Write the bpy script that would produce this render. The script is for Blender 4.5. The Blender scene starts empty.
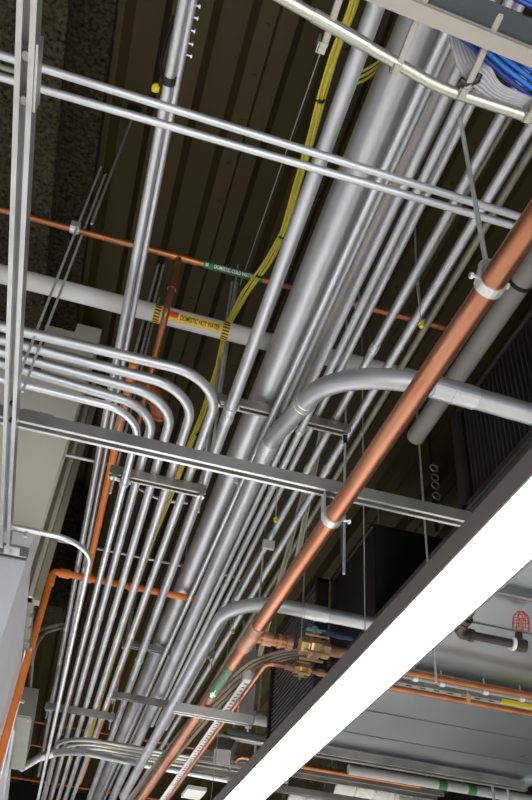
import bpy, bmesh, math, random
from mathutils import Vector, Matrix, noise
random.seed(7)
SC = bpy.context.scene
COL = SC.collection
CAMZ = 1.6

# ------------------------------------------------------------------ camera
RW = Matrix(((0.96022084, -0.23213152, -0.15521243),
             (-0.26921811, -0.62198347, -0.73529461),
             (0.07414549, 0.74783121, -0.6597355)))
FPX = 772.1
cd = bpy.data.cameras.new('camera')
cam = bpy.data.objects.new('camera', cd)
COL.objects.link(cam)
cam.matrix_world = Matrix.Translation((0, 0, CAMZ)) @ RW.to_4x4()
cd.sensor_fit = 'VERTICAL'
cd.sensor_height = 36.0
cd.lens = FPX * 36.0 / 800.0
cd.clip_start = 0.02
SC.camera = cam

# ------------------------------------------------------------------ light
SC.view_settings.view_transform = 'Standard'
SC.view_settings.look = 'None'
SC.view_settings.gamma = 1.0
SC.view_settings.exposure = 0.1
w = bpy.data.worlds.new('world')
SC.world = w
w.use_nodes = True
w.node_tree.nodes['Background'].inputs[0].default_value = (0.93, 0.97, 1.0, 1)
w.node_tree.nodes['Background'].inputs[1].default_value = 0.26


def area(name, loc, target, sx, sy, watts, col=(1, 0.97, 0.93)):
    ld = bpy.data.lights.new(name, 'AREA')
    ld.shape = 'RECTANGLE'
    ld.size, ld.size_y = sx, sy
    ld.energy = watts
    ld.color = col
    o = bpy.data.objects.new(name, ld)
    COL.objects.link(o)
    o.location = loc
    d = Vector(target) - Vector(loc)
    o.rotation_euler = d.to_track_quat('-Z', 'Y').to_euler()
    return o


# unseen fill lights added for brightness: down along assumed fixture rows, up from below
area('row_fill_light', (-1.6, 2.0, 2.6), (-1.6, 2.0, 0), 0.2, 6.0, 170)
area('row_fill_light', (3.4, 2.0, 2.6), (3.4, 2.0, 0), 0.2, 6.0, 150)
area('row_fill_light', (-1.6, 8.5, 2.6), (-1.6, 8.5, 0), 0.2, 5.0, 200)
area('row_fill_light', (1.0, 9.0, 2.6), (1.0, 9.0, 0), 0.2, 5.0, 200)
area('up_fill_light', (0.3, -0.2, 0.15), (0.3, 2.4, 4.2), 2.6, 2.6, 58, (.97, .98, 1))
area('up_fill_light', (0.2, 4.6, 0.6), (0.4, 5.2, 4.0), 2.8, 2.8, 32, (.97, .98, 1))
area('up_fill_light', (0.9, -1.9, 0.9), (-0.3, 3.0, 3.3), 1.6, 1.6, 42, (.98, .985, 1))  # added behind the camera to lift the left wall and strut faces
area('row_fill_light', (3.6, 7.0, 2.6), (3.6, 7.0, 0), 0.2, 5.0, 170)  # added to brighten the duct underside
area('up_fill_light', (0.4, 7.6, 0.5), (0.4, 7.8, 4.0), 2.8, 2.8, 46, (.97, .98, 1))


# ------------------------------------------------------------------ helpers
def ray(px, py):
    return RW @ Vector((px - 266.0, 400.0 - py, -FPX))


def P(px, py, h):
    """world point seen at a pixel, at height h above the camera"""
    v = ray(px, py)
    v = v * (h / v.z)
    return Vector((v.x, v.y, v.z + CAMZ))


def PY(px, py, y):
    v = ray(px, py)
    v = v * (y / v.y)
    return Vector((v.x, v.y, v.z + CAMZ))


class MB:
    def __init__(s):
        s.v, s.f, s.sm = [], [], []

    def add(s, vs, fs, smooth=False):
        o = len(s.v)
        s.v += [tuple(x) for x in vs]
        s.f += [tuple(i + o for i in f) for f in fs]
        s.sm += [smooth] * len(fs)
        return s

    def box(s, a, b):
        x0, y0, z0 = [min(a[i], b[i]) for i in range(3)]
        x1, y1, z1 = [max(a[i], b[i]) for i in range(3)]
        vs = [(x, y, z) for z in (z0, z1) for y in (y0, y1) for x in (x0, x1)]
        return s.add(vs, [(0, 2, 3, 1), (4, 5, 7, 6), (0, 1, 5, 4), (2, 6, 7, 3), (0, 4, 6, 2), (1, 3, 7, 5)])

    def prism(s, poly, p0, p1, up=(0, 0, 1)):
        """extrude a 2-D outline (right, up) from p0 to p1"""
        p0, p1 = Vector(p0), Vector(p1)
        t = (p1 - p0).normalized()
        r = t.cross(Vector(up)).normalized()
        u = r.cross(t)
        n = len(poly)
        vs = [p0 + r * a + u * b for a, b in poly] + [p1 + r * a + u * b for a, b in poly]
        fs = [(i, (i + 1) % n, n + (i + 1) % n, n + i) for i in range(n)]
        fs += [tuple(range(n))[::-1], tuple(range(n, 2 * n))]
        return s.add(vs, fs)

    def bar(s, p0, p1, w, h, up=(0, 0, 1)):
        return s.prism([(-w / 2, -h / 2), (w / 2, -h / 2), (w / 2, h / 2), (-w / 2, h / 2)], p0, p1, up)

    def sweep(s, path, r, n=14, cap=True):
        path = [Vector(p) for p in path]
        rr = r if isinstance(r, (list, tuple)) else [r] * len(path)
        m = len(path)
        tang = []
        for i in range(m):
            a = path[max(i - 1, 0)]
            b = path[min(i + 1, m - 1)]
            tang.append((b - a).normalized())
        t = tang[0]
        ref = Vector((0, 0, 1)) if abs(t.z) < 0.9 else Vector((1, 0, 0))
        u = t.cross(ref).normalized()
        vs = []
        for i in range(m):
            t = tang[i]
            u = (u - t * u.dot(t)).normalized()
            v = t.cross(u)
            for k in range(n):
                a = 2 * math.pi * k / n
                vs.append(path[i] + (u * math.cos(a) + v * math.sin(a)) * rr[i])
        fs = []
        for i in range(m - 1):
            for k in range(n):
                k2 = (k + 1) % n
                fs.append((i * n + k, i * n + k2, (i + 1) * n + k2, (i + 1) * n + k))
        s.add(vs, fs, True)
        if cap:
            s.add(vs[:n], [tuple(range(n))[::-1]])
            s.add(vs[-n:], [tuple(range(n))])
        return s

    def lathe(s, p, axis, prof, n=18):
        """profile of (distance along axis, radius)"""
        axis = Vector(axis).normalized()
        p = Vector(p)
        ref = Vector((0, 0, 1)) if abs(axis.z) < 0.9 else Vector((1, 0, 0))
        u = axis.cross(ref).normalized()
        v = axis.cross(u)
        vs = []
        for a, r in prof:
            for k in range(n):
                t = 2 * math.pi * k / n
                vs.append(p + axis * a + (u * math.cos(t) + v * math.sin(t)) * r)
        m = len(prof)
        fs = [(i * n + k, i * n + (k + 1) % n, (i + 1) * n + (k + 1) % n, (i + 1) * n + k)
              for i in range(m - 1) for k in range(n)]
        fs += [tuple(range(n))[::-1], tuple(range((m - 1) * n, m * n))]
        return s.add(vs, fs)

    def build(s, name, mat, parent=None, bevel=0):
        me = bpy.data.meshes.new(name)
        me.from_pydata(s.v, [], s.f)
        me.polygons.foreach_set('use_smooth', s.sm)
        bm = bmesh.new()
        bm.from_mesh(me)
        bmesh.ops.recalc_face_normals(bm, faces=bm.faces)
        bm.to_mesh(me)
        bm.free()
        me.materials.append(mat)
        o = bpy.data.objects.new(name, me)
        COL.objects.link(o)
        if bevel:
            b = o.modifiers.new('bevel', 'BEVEL')
            b.width, b.segments, b.limit_method = bevel, 2, 'ANGLE'
        if parent is not None:
            o.parent = parent
            o.matrix_parent_inverse = parent.matrix_world.inverted()
        return o


def tag(o, label, cat, group=None, kind=None):
    if label:
        o['label'] = label
    if cat:
        o['category'] = cat
    if group:
        o['group'] = group
    if kind:
        o['kind'] = kind
    return o


def thing(name, loc, label, cat, group=None):
    o = bpy.data.objects.new(name, None)
    COL.objects.link(o)
    o.location = loc
    o.empty_display_size = 0.05
    o.matrix_world = Matrix.Translation(loc)
    return tag(o, label, cat, group)


def struct(name, mb, mat, parent=None):
    o = mb.build(name, mat, parent)
    if parent is None:
        o['kind'] = 'structure'
    return o


def fillet(pts, rad, seg=10):
    """round the corners of a polyline"""
    pts = [Vector(p) for p in pts]
    if not isinstance(rad, (list, tuple)):
        rad = [rad] * len(pts)
    out = [pts[0]]
    for i in range(1, len(pts) - 1):
        a, b, c = pts[i - 1], pts[i], pts[i + 1]
        d0, d1 = (a - b), (c - b)
        l0, l1 = d0.length, d1.length
        d0.normalize()
        d1.normalize()
        ang = d0.angle(d1)
        if ang > 3.1:
            out.append(b)
            continue
        cut = min(rad[i] / math.tan(ang / 2), l0 * 0.49 if i > 1 else l0 * .98, l1 * 0.49 if i < len(pts) - 2 else l1 * .98)
        r = cut * math.tan(ang / 2)
        cen = b + (d0 + d1).normalized() * (r / math.sin(ang / 2))
        s0, s1 = b + d0 * cut - cen, b + d1 * cut - cen
        tot = s0.angle(s1)
        ax = s0.cross(s1).normalized()
        for k in range(seg + 1):
            out.append(cen + Matrix.Rotation(tot * k / seg, 3, ax) @ s0)
    out.append(pts[-1])
    return out


def extend(a, b, e0, e1):
    d = (b - a).normalized()
    return a - d * e0, b + d * e1


# ------------------------------------------------------------------ materials
def mat(name, col, metal=0.0, rough=0.5, var=0.15, scale=6.0, bump=0.0, bscale=40.0, col2=None, stretch=None, rvar=0.1):
    m = bpy.data.materials.new(name)
    m.use_nodes = True
    nt = m.node_tree
    b = nt.nodes['Principled BSDF']
    tc = nt.nodes.new('ShaderNodeTexCoord')
    mp = nt.nodes.new('ShaderNodeMapping')
    if stretch:
        mp.inputs['Scale'].default_value = stretch
    nt.links.new(tc.outputs['Object'], mp.inputs[0])
    n = nt.nodes.new('ShaderNodeTexNoise')
    n.inputs['Scale'].default_value = scale
    n.inputs['Detail'].default_value = 5
    nt.links.new(mp.outputs[0], n.inputs['Vector'])
    cr = nt.nodes.new('ShaderNodeValToRGB')
    cr.color_ramp.elements[0].position = 0.3
    cr.color_ramp.elements[1].position = 0.7
    c2 = col2 or tuple(c * (1 + var) for c in col)
    c1 = col if col2 else tuple(c * (1 - var) for c in col)
    cr.color_ramp.elements[0].color = (*c1, 1)
    cr.color_ramp.elements[1].color = (*c2, 1)
    nt.links.new(n.outputs['Fac'], cr.inputs[0])
    nt.links.new(cr.outputs[0], b.inputs['Base Color'])
    b.inputs['Metallic'].default_value = metal
    mr = nt.nodes.new('ShaderNodeMapRange')
    mr.inputs['To Min'].default_value = max(0.03, rough - rvar)
    mr.inputs['To Max'].default_value = rough + rvar
    nt.links.new(n.outputs['Fac'], mr.inputs['Value'])
    nt.links.new(mr.outputs[0], b.inputs['Roughness'])
    if bump:
        n2 = nt.nodes.new('ShaderNodeTexNoise')
        n2.inputs['Scale'].default_value = bscale
        n2.inputs['Detail'].default_value = 6
        nt.links.new(mp.outputs[0], n2.inputs['Vector'])
        bp = nt.nodes.new('ShaderNodeBump')
        bp.inputs['Strength'].default_value = bump
        bp.inputs['Distance'].default_value = 0.01
        nt.links.new(n2.outputs['Fac'], bp.inputs['Height'])
        nt.links.new(bp.outputs[0], b.inputs['Normal'])
    return m


def emit(name, col, strength):
    m = mat(name, col, 0, 0.5)
    b = m.node_tree.nodes['Principled BSDF']
    b.inputs['Emission Color'].default_value = (*col, 1)
    b.inputs['Emission Strength'].default_value = strength
    return m


M = dict(
    emt=mat('emt_conduit_steel', (0.62, 0.63, 0.65), 0.86, 0.47, 0.10, 5),
    emt_dull=mat('weathered_conduit_steel', (0.50, 0.485, 0.45), 0.75, 0.45, 0.14, 5),
    emt_bright=mat('bright_conduit_steel', (0.74, 0.76, 0.78), 0.85, 0.40, 0.06, 5),
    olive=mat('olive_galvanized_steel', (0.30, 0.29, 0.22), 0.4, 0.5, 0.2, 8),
    strut=mat('galvanized_strut', (0.56, 0.56, 0.55), 0.85, 0.34, 0.12, 9),
    strut_dull=mat('dull_strut', (0.36, 0.35, 0.32), 0.75, 0.42, 0.2, 9),
    zinc=mat('zinc_hardware', (0.68, 0.69, 0.69), 0.6, 0.35, 0.1, 20),
    rod=mat('threaded_rod_zinc', (0.66, 0.67, 0.66), 0.5, 0.4, 0.15, 60, bump=0.3, bscale=400),
    copper=mat('copper_pipe', (0.42, 0.165, 0.085), 0.92, 0.36, 0.12, 5, col2=(0.58, 0.265, 0.155), stretch=(5, .6, 5)),
    copper_dull=mat('tarnished_copper', (0.36, 0.13, 0.05), 0.8, 0.40, 0.2, 10, col2=(0.55, 0.23, 0.10)),
    copper_dirty=mat('fluxed_copper', (0.30, 0.18, 0.13), 0.6, 0.5, 0.2, 18, col2=(0.62, 0.33, 0.22)),
    orange=mat('orange_sprinkler_pipe', (0.80, 0.21, 0.03), 0.0, 0.45, 0.12, 8, col2=(0.92, 0.27, 0.05)),
    rust=mat('rust_orange_pipe', (0.40, 0.11, 0.03), 0.0, 0.5, 0.2, 8),
    white=mat('white_pipe_jacket', (0.66, 0.65, 0.63), 0.0, 0.55, 0.08, 6, bump=0.1, bscale=12),
    grey_jacket=mat('grey_pipe_jacket', (0.27, 0.25, 0.23), 0.0, 0.6, 0.1, 6, bump=0.1, bscale=10),
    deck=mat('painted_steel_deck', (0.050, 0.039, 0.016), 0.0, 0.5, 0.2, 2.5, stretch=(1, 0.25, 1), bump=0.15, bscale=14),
    fireproof=mat('sprayed_fireproofing', (0.006, 0.005, 0.003), 0.0, 0.95, 0.3, 60, bump=1.0, bscale=90, col2=(0.070, 0.060, 0.036)),  # strong colour mottling stands in for self-shadow of the coarse fibres
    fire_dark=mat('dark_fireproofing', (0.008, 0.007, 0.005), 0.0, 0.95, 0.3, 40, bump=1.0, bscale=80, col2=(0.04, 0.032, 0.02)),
    wall=mat('cream_wall_paint', (0.80, 0.765, 0.66), 0.0, 0.75, 0.04, 3, bump=0.05),
    wall_white=mat('white_wall_paint', (0.74, 0.75, 0.80), 0.0, 0.7, 0.03, 3, bump=0.05),
    trim=mat('olive_trim_metal', (0.36, 0.335, 0.25), 0.2, 0.5, 0.1, 6),
    trim_light=mat('pale_trim_metal', (0.62, 0.59, 0.48), 0.2, 0.5, 0.08, 6),
    dark=mat('dark_metal_duct_shade', (0.028, 0.026, 0.025), 0.4, 0.5, 0.2, 3),
    dark_rib=mat('dark_ribbed_panel', (0.040, 0.034, 0.030), 0.2, 0.6, 0.15, 6),
    louver=mat('dark_louver_metal', (0.17, 0.16, 0.15), 0.4, 0.45, 0.1, 5),
    black=mat('black_and_void_shade', (0.012, 0.011, 0.010), 0.0, 0.8, 0.2, 3),
    duct=mat('galvanized_duct', (0.37, 0.405, 0.43), 0.92, 0.30, 0.06, 1.6, rvar=0.08),
    duct_flange=mat('duct_flange_steel', (0.34, 0.365, 0.385), 0.85, 0.32, 0.08, 8),
    foil=mat('shiny_spiral_duct', (0.50, 0.51, 0.50), 0.95, 0.25, 0.1, 14, bump=0.5, bscale=8),
    iron=mat('black_iron_pipe', (0.055, 0.048, 0.045), 0.5, 0.45, 0.3, 12),
    fixture=mat('grey_light_housing', (0.16, 0.14, 0.14), 0.1, 0.5, 0.06, 4),
    yellow=mat('yellow_cable_jacket', (0.58, 0.50, 0.05), 0.0, 0.4, 0.1, 5),
    blue=mat('blue_cable_jacket', (0.02, 0.17, 0.62), 0.0, 0.35, 0.1, 5),
    navy=mat('navy_cable_jacket', (0.015, 0.04, 0.25), 0.0, 0.35, 0.1, 5),
    cable_grey=mat('pale_grey_cable_jacket', (0.36, 0.35, 0.37), 0.0, 0.45, 0.06, 5),
    cable_brown=mat('taupe_cable_jacket', (0.20, 0.155, 0.105), 0.0, 0.5, 0.15, 5),
    tray=mat('beige_tray_enamel', (0.33, 0.295, 0.26), 0.1, 0.45, 0.06, 4),
    tray_metal=mat('tray_steel', (0.44, 0.44, 0.38), 0.85, 0.40, 0.1, 6),
    green=mat('green_label', (0.02, 0.15, 0.05), 0.0, 0.4, 0.04, 4),
    label_yellow=mat('yellow_label', (0.85, 0.55, 0.03), 0.0, 0.45, 0.03, 4),
    red=mat('red_label', (0.75, 0.06, 0.03), 0.0, 0.45, 0.03, 4),
    ink_white=mat('white_ink', (0.85, 0.85, 0.82), 0.0, 0.5, 0.02, 4),
    ink_black=mat('black_ink', (0.01, 0.01, 0.01), 0.0, 0.5, 0.02, 4),
    brass=mat('brass_valve', (0.68, 0.48, 0.25), 0.8, 0.38, 0.15, 20),
    handle=mat('blue_handle', (0.03, 0.05, 0.16), 0.0, 0.35, 0.05, 6),
    teal=mat('teal_handle_nut', (0.18, 0.42, 0.45), 0.3, 0.4, 0.05, 6),
    red_guard=mat('red_wire_guard', (0.65, 0.04, 0.03), 0.2, 0.35, 0.05, 8),
    box=mat('olive_grey_box_paint', (0.25, 0.255, 0.21), 0.3, 0.45, 0.05, 5),
    box_dark=mat('grey_box_side', (0.20, 0.20, 0.18), 0.3, 0.5, 0.05, 5),
    floor=mat('concrete_floor', (0.50, 0.49, 0.47), 0.0, 0.55, 0.08, 1.5),
    pvc=mat('white_coupling', (0.80, 0.80, 0.78), 0.0, 0.4, 0.03, 5),
    dark_strip=mat('dark_cover_strip', (0.07, 0.08, 0.09), 0.6, 0.25, 0.1, 4),
    white_far=mat('dull_white_pipe', (0.36, 0.36, 0.35), 0.0, 0.6, 0.08, 5),
    paper=mat('tan_paper_tag', (0.55, 0.33, 0.16), 0.0, 0.8, 0.06, 8),
    tape=mat('yellow_tape', (0.72, 0.62, 0.02), 0.0, 0.45, 0.05, 8),
)
for k_ in ('deck', 'fireproof', 'fire_dark', 'black'):
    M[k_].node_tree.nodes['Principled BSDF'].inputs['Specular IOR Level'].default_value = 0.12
M['lamp'] = emit('lit_diffuser', (1.0, 0.985, 0.96), 9.0)

# ------------------------------------------------------------------ setting
ZD = 3.05 + CAMZ          # underside of the deck ribs

m = MB()
m.box((-4, -4, -0.1), (6, 14, 0))
struct('floor', m, M['floor'])

# corrugated roof deck: one profile carried along Y
PER, DEP = 0.326, 0.075
v = P(168, 130, 3.05)
X0 = v.x - 14 * PER
prof = []
for i in range(34):
    x = X0 + i * PER
    prof += [(x - 0.075, ZD), (x - 0.006, ZD), (x, ZD + 0.012), (x + 0.006, ZD), (x + 0.075, ZD), (x + 0.108, ZD + DEP), (x + PER - 0.108, ZD + DEP)]
m = MB()
ys = [-1.5 + 1.0 * k for k in range(16)]
n = len(prof)
vs = [(a, y, b) for y in ys for a, b in prof]
fs = [(j * n + i, j * n + i + 1, (j + 1) * n + i + 1, (j + 1) * n + i) for j in range(len(ys) - 1) for i in range(n - 1)]
m.add(vs, fs)
for i in range(10, 24):               # dimples pressed into the rib bottoms
    for k in range(26):
        c = Vector((X0 + i * PER - 0.035, -0.6 + 0.21 * k, ZD + 0.0005))
        m.lathe(c, (0, 0, -1), [(0, 0.010), (0.006, 0.007)], 8)
m.box((X0 - 1, -1.5, ZD + DEP + 0.02), (X0 + 34 * PER + 1, 13.5, ZD + DEP + 0.12))
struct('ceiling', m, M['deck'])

# far end and right side of the plenum, their dimness painted as black
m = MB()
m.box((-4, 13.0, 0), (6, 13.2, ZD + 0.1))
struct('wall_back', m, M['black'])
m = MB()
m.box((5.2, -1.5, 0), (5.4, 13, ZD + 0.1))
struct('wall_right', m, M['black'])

# cream wall at left with the white lower wall in front of it
XW = -0.30
m = MB()
m.box((-3.5, 3.15, 1.64 + CAMZ), (XW, 3.3, ZD))
struct('wall_left', m, M['wall'])
m = MB()
m.box((-3.5, 3.0, 0), (XW, 11.0, 1.64 + CAMZ))
struct('wall_left_lower', m, M['wall_white'])
xt = -0.345
zt0, zt1 = 1.645 + CAMZ, ZD
m = MB()
m.box((xt, 3.60, zt0), (xt + 0.020, 3.66, zt1))
struct('trim_1', m, M['trim_light'])
m = MB()
m.box((xt + 0.022, 3.63, zt0), (xt + 0.040, 3.68, zt1))
struct('trim_2', m, M['trim'])
m = MB()
m.box((xt + 0.042, 3.59, zt0), (xt + 0.064, 3.66, zt1))
struct('trim_3', m, M['trim_light'])
m = MB()
m.box((xt + 0.067, 3.62, zt0), (xt + 0.100, 3.68, zt1))
struct('trim_4', m, M['trim'])


def rough_sheet(m, fn, nu, nv, amp, sc):
    vs, fs = [], []
    for i in range(nu + 1):
        for j in range(nv + 1):
            p, nn = fn(i / nu, j / nv)
            p, nn = Vector(p), Vector(nn)
            d = noise.noise(p * sc) * amp + noise.noise(p * sc * 2.7) * amp * 0.6
            vs.append(p + nn * d)
    for i in range(nu):
        for j in range(nv):
            a = i * (nv + 1) + j
            fs.append((a, a + 1, a + nv + 2, a + nv + 1))
    m.add(vs, fs, True)


# fireproofed steel beam along the left
XB = P(50, 230, 2.62).x
ZB = 2.62 + CAMZ
m = MB()
rough_sheet(m, lambda u, v: ((XB - 0.36 * (1 - v), -0.8 + 4.0 * u, ZB), (0, 0, -1)), 300, 34, 0.017, 40)
rough_sheet(m, lambda u, v: ((XB, -0.8 + 4.0 * u, ZB + 0.07 * v), (1, 0, 0)), 260, 5, 0.008, 34)
rough_sheet(m, lambda u, v: ((XB - 0.11 * v, -0.8 + 4.0 * u, ZB + 0.07), (0, 0, 1)), 200, 6, 0.006, 34)
rough_sheet(m, lambda u, v: ((XB - 0.11, -0.8 + 4.0 * u, ZB + 0.07 + (ZD - ZB - 0.07) * v), (1, 0, 0)), 260, 22, 0.007, 24)
rough_sheet(m, lambda u, v: ((XB - 0.12 + 0.22 * v, -0.8 + 4.0 * u, ZD - 0.07), (0, 0, -1)), 260, 18, 0.010, 34)
rough_sheet(m, lambda u, v: ((XB + 0.10, -0.8 + 4.0 * u, ZD - 0.07 + 0.075 * v), (1, 0, 0)), 260, 6, 0.006, 34)
m.box((XB - 0.36, -0.8, ZB + 0.02), (XB - 0.13, 3.2, ZD))
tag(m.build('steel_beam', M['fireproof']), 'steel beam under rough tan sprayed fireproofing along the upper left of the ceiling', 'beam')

# rough dark column beside the wall trim
CZ = 2.15 + CAMZ
m = MB()
xa = P(78, 470, 2.9).x * 4.75 / P(78, 470, 2.9).y
rough_sheet(m, lambda u, v: ((xa + 0.17 * v, 4.75, CZ + (ZD - CZ) * u), (0, -1, 0)), 160, 12, 0.010, 30)
rough_sheet(m, lambda u, v: ((xa + 0.17, 4.75 + 0.25 * v, CZ + (ZD - CZ) * u), (1, 0, 0)), 160, 14, 0.010, 30)
m.box((xa, 4.77, CZ), (xa + 0.15, 5.0, ZD))
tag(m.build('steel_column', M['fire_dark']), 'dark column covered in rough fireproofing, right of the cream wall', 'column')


# ------------------------------------------------------------------ parts for services
def collar(parent, pts, at, r, length, name='coupling', mt='zinc', screws=True):
    """a set-screw sleeve around a run, at fraction `at` of its first straight piece"""
    a, b = Vector(pts[0]), Vector(pts[1])
    d = (b - a).normalized()
    c = a.lerp(b, at)
    m = MB()
    L = length
    m.lathe(c - d * L / 2, d, [(0, r * 1.02), (0.002, r * 1.13), (L * .44, r * 1.13), (L * .46, r * 1.17), (L * .54, r * 1.17), (L * .56, r * 1.13), (L - .002, r * 1.13), (L, r * 1.02)])
    o = m.build(name, M[mt], parent)
    if screws:
        s = MB()
        side = d.cross(Vector((0, 0, 1))).normalized()
        for k in (-0.25, 0.25):
            for q in (-1,):
                s.lathe(c + d * L * k + (side * 0.5 * q + Vector((0, 0, -0.85))) * r * 1.05, side * 0.5 * q + Vector((0, 0, -0.85)),
                        [(0, 0.004), (0.006, 0.004)], 8)
        s.build('set_screw', M['zinc'], o)
    return o


def strap(parent, c, d, r, top, mt='zinc'):
    """strut strap: a band round the run with a bolted ear pair reaching up to the strut"""
    m = MB()
    d = Vector(d).normalized()
    c = Vector(c)
    m.lathe(c - d * 0.014, d, [(0, r + .0005), (0, r + 0.004), (0.028, r + 0.004), (0.028, r + .0005)], 18)
    side = d.cross(Vector((0, 0, 1))).normalized()
    for q in (-1, 1):
        a = c + side * (r + 0.002) * q
        m.bar(a - d * .0, a + Vector((0, 0, top)), 0.024, 0.004, up=side)
    o = m.build('strut_strap', M[mt], parent)
    b = MB()
    b.lathe(c + side * (r + 0.012) + Vector((0, 0, top * .45)), side * -1, [(0, 0.006), (0.0, 0.009), (0.006, 0.009), (0.006, 0.004), (2 * r + 0.03, 0.004)], 8)
    b.build('strap_bolt', M['zinc'], o)
    return o


def run(name, label, cat, pts, dia, mt, group=None, rad=0.2, seg=14, couplings=(), straps=(), n=None):
    """a pipe, conduit or cable along world points"""
    path = fillet(pts, rad) if len(pts) > 2 else [Vector(p) for p in pts]
    m = MB()
    m.sweep(path, dia / 2, n or (20 if dia > 0.05 else seg))
    o = m.build(name, M[mt])
    tag(o, label, cat, group)
    for at in couplings:
        collar(o, pts, at, dia / 2, max(0.05, dia * 1.1))
    a, b = Vector(pts[0]), Vector(pts[1])
    for at, top in straps:
        strap(o, a.lerp(b, at), b - a, dia / 2, top)
    return o


def yrun(name, label, p1, p2, h, dia, mt, e=(1.2, 1.5), cat='conduit', group=None, coup=(), straps=()):
    """straight run through two seen places at one height; coup are image rows where a sleeve shows"""
    A, B = P(*p1, h), P(*p2, h)
    a, b = extend(A, B, *e)
    L = (b - a).length

    def frac(py):
        # find the fraction whose image row is py
        best, bf = 1e9, 0
        for k in range(2001):
            q = a.lerp(b, k / 2000)
            c = RW.transposed() @ (q - Vector((0, 0, CAMZ)))
            if c.z > -0.05:
                continue
            y = 400 - FPX * c.y / -c.z
            if abs(y - py) < best:
                best, bf = abs(y - py), k / 2000
        return bf
    return run(name, label, cat, [a, b], dia, mt, group, couplings=[frac(y) for y in coup], straps=[(frac(y), t) for y, t in straps])


def strut_prof(w=0.041, h=0.041, t=0.003, lip=0.011, flip=False):
    a = w / 2
    p = [(-a + lip, 0.006), (-a + lip, 0), (-a, 0), (-a, h), (a, h), (a, 0), (a - lip, 0), (a - lip, .006), (a - lip - 0 + t * 0.9, .006),
         (a - lip + t * .9, t), (a - t, t), (a - t, h - t), (-a + t, h - t), (-a + t, t), (-a + lip - t * .9, t), (-a + lip - t * .9, .006)]
    if flip:
        p = [(x, h - y) for x, y in p]
    return p


def strut_part(name, p0, p1, mt, parent, flip=False, w=0.041, h=0.041):
    """channel whose underside runs from p0 to p1"""
    return MB().prism(strut_prof(w=w, h=h, flip=flip), p0, p1).build(name, M[mt], parent)


def rod_part(parent, p0, p1, r=0.005, name='threaded_rod', nuts=(), mt='rod'):
    o = MB().sweep([p0, p1], r, 8).build(name, M[mt], parent)
    for z in nuts:
        c = Vector((p0[0], p0[1], z))
        q = MB()
        q.lathe(c, (0, 0, 1), [(0, r * 2.2), (0.009, r * 2.2)], 6)
        q.lathe(c + Vector((0, 0, -0.003)), (0, 0, 1), [(0, r * 3.2), (0.003, r * 3.2)], 14)
        q.build('nut', M['zinc'], o)
    return o


def mid(a, b):
    return (Vector(a) + Vector(b)) / 2


# ------------------------------------------------------------------ trapeze frames
# near strut frame: long strut down the left, cross strut, short end strut
hS = 1.365
a, b = P(29, -60, hS), P(2, 548, hS)
b.x = a.x = P(16.5, 250, hS).x
t = thing('strut_rail', mid(a, b), 'long galvanized strut rail running down the left edge, nearest to the viewer', 'strut')
strut_part('channel', a, b, 'strut', t, w=.035, h=.038)
for py in (53, 98):
    c = P(27, py, hS + 0.02)
    c.x = a.x
    m = MB()
    m.lathe(c + Vector((0.0, 0, -0.012)), (0, 0, 1), [(0, .010), (.012, .010)], 6)
    m.lathe(c, (0, 0, 1), [(0, .013), (.003, .013)], 14)
    m.build('bolt', M['strut_dull'], t)
c0, c1 = P(40, 44, hS + .01), P(38, 112, hS + .01)
m = MB().bar((a.x + .0205, c0.y, c0.z + .012), (a.x + .0205, c1.y, c1.z + .012), 0.005, 0.036)
m.build('side_plate', M['strut'], t)
for py in (404, 421):
    m = MB()
    c = P(9, py, hS + .02)
    c.x = a.x
    m.lathe(c, (0, 0, 1), [(0, .008), (.01, .008)], 8)
    m.build('spring_nut', M['dark'], t)

hC = hS + 0.042
a, b = P(-8, 421, hC), P(474, 524, hC)
b.y = a.y = (a.y + b.y) / 2
t = thing('strut_rail', mid(a, b), 'galvanized cross strut passing right above the large copper pipe to the light fixture', 'strut')
strut_part('channel', a, b, 'strut', t)
m = MB()
q = P(19, 424, hC)
m.box((q.x + .0, a.y - .02, q.z + .041), (q.x + .09, a.y + .02, q.z + .047))
m.build('corner_plate', M['strut'], t)

a, b = P(-30, 546, hS + .042), P(26, 562, hS + .042)
b.y = a.y = (a.y + b.y) / 2
t = thing('strut_rail', mid(a, b), 'short strut bolted across the lower end of the left strut rail', 'strut')
strut_part('channel', a, b, 'strut_dull', t)
m = MB()
q = P(12, 550, hS + .02)
m.box((q.x - .028, q.y - .03, q.z - .004), (q.x + .028, q.y + .03, q.z))
m.build('fitting_plate', M['zinc'], t)
m = MB()
m.lathe(q + Vector((0, 0, -.014)), (0, 0, 1), [(0, .009), (.010, .009)], 6)
m.build('bolt', M['zinc'], t)


def trapeze(label, pl, pr, h, rods, mt='strut_dull', ztop=ZD, drop=0.05, w=0.041, double=False):
    a, b = P(*pl, h), P(*pr, h)
    b.y = a.y = (a.y + b.y) / 2
    t = thing('trapeze_hanger', mid(a, b), label, 'hanger', 'trapeze hangers')
    strut_part('channel', a, b, mt, t, w=w)
    if double:
        strut_part('channel', a + Vector((0, 0, .0412)), b + Vector((0, 0, .0412)), mt, t, flip=True, w=w)
    for fx in rods:
        x = a.x + (b.x - a.x) * fx
        rod_part(t, (x, a.y, a.z - drop), (x, a.y, ztop), nuts=(a.z - .010, a.z + (.085 if double else .044)))
    return t, a, b


HU = 2.125   # underside of the upper trapeze the big conduits hang from
t_up, ua, ub = trapeze('upper strut trapeze holding the bundle of grey conduits above the copper pipe bend', (212, 403), (350, 434), HU, (0.03, 0.97), drop=0.02)
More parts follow.
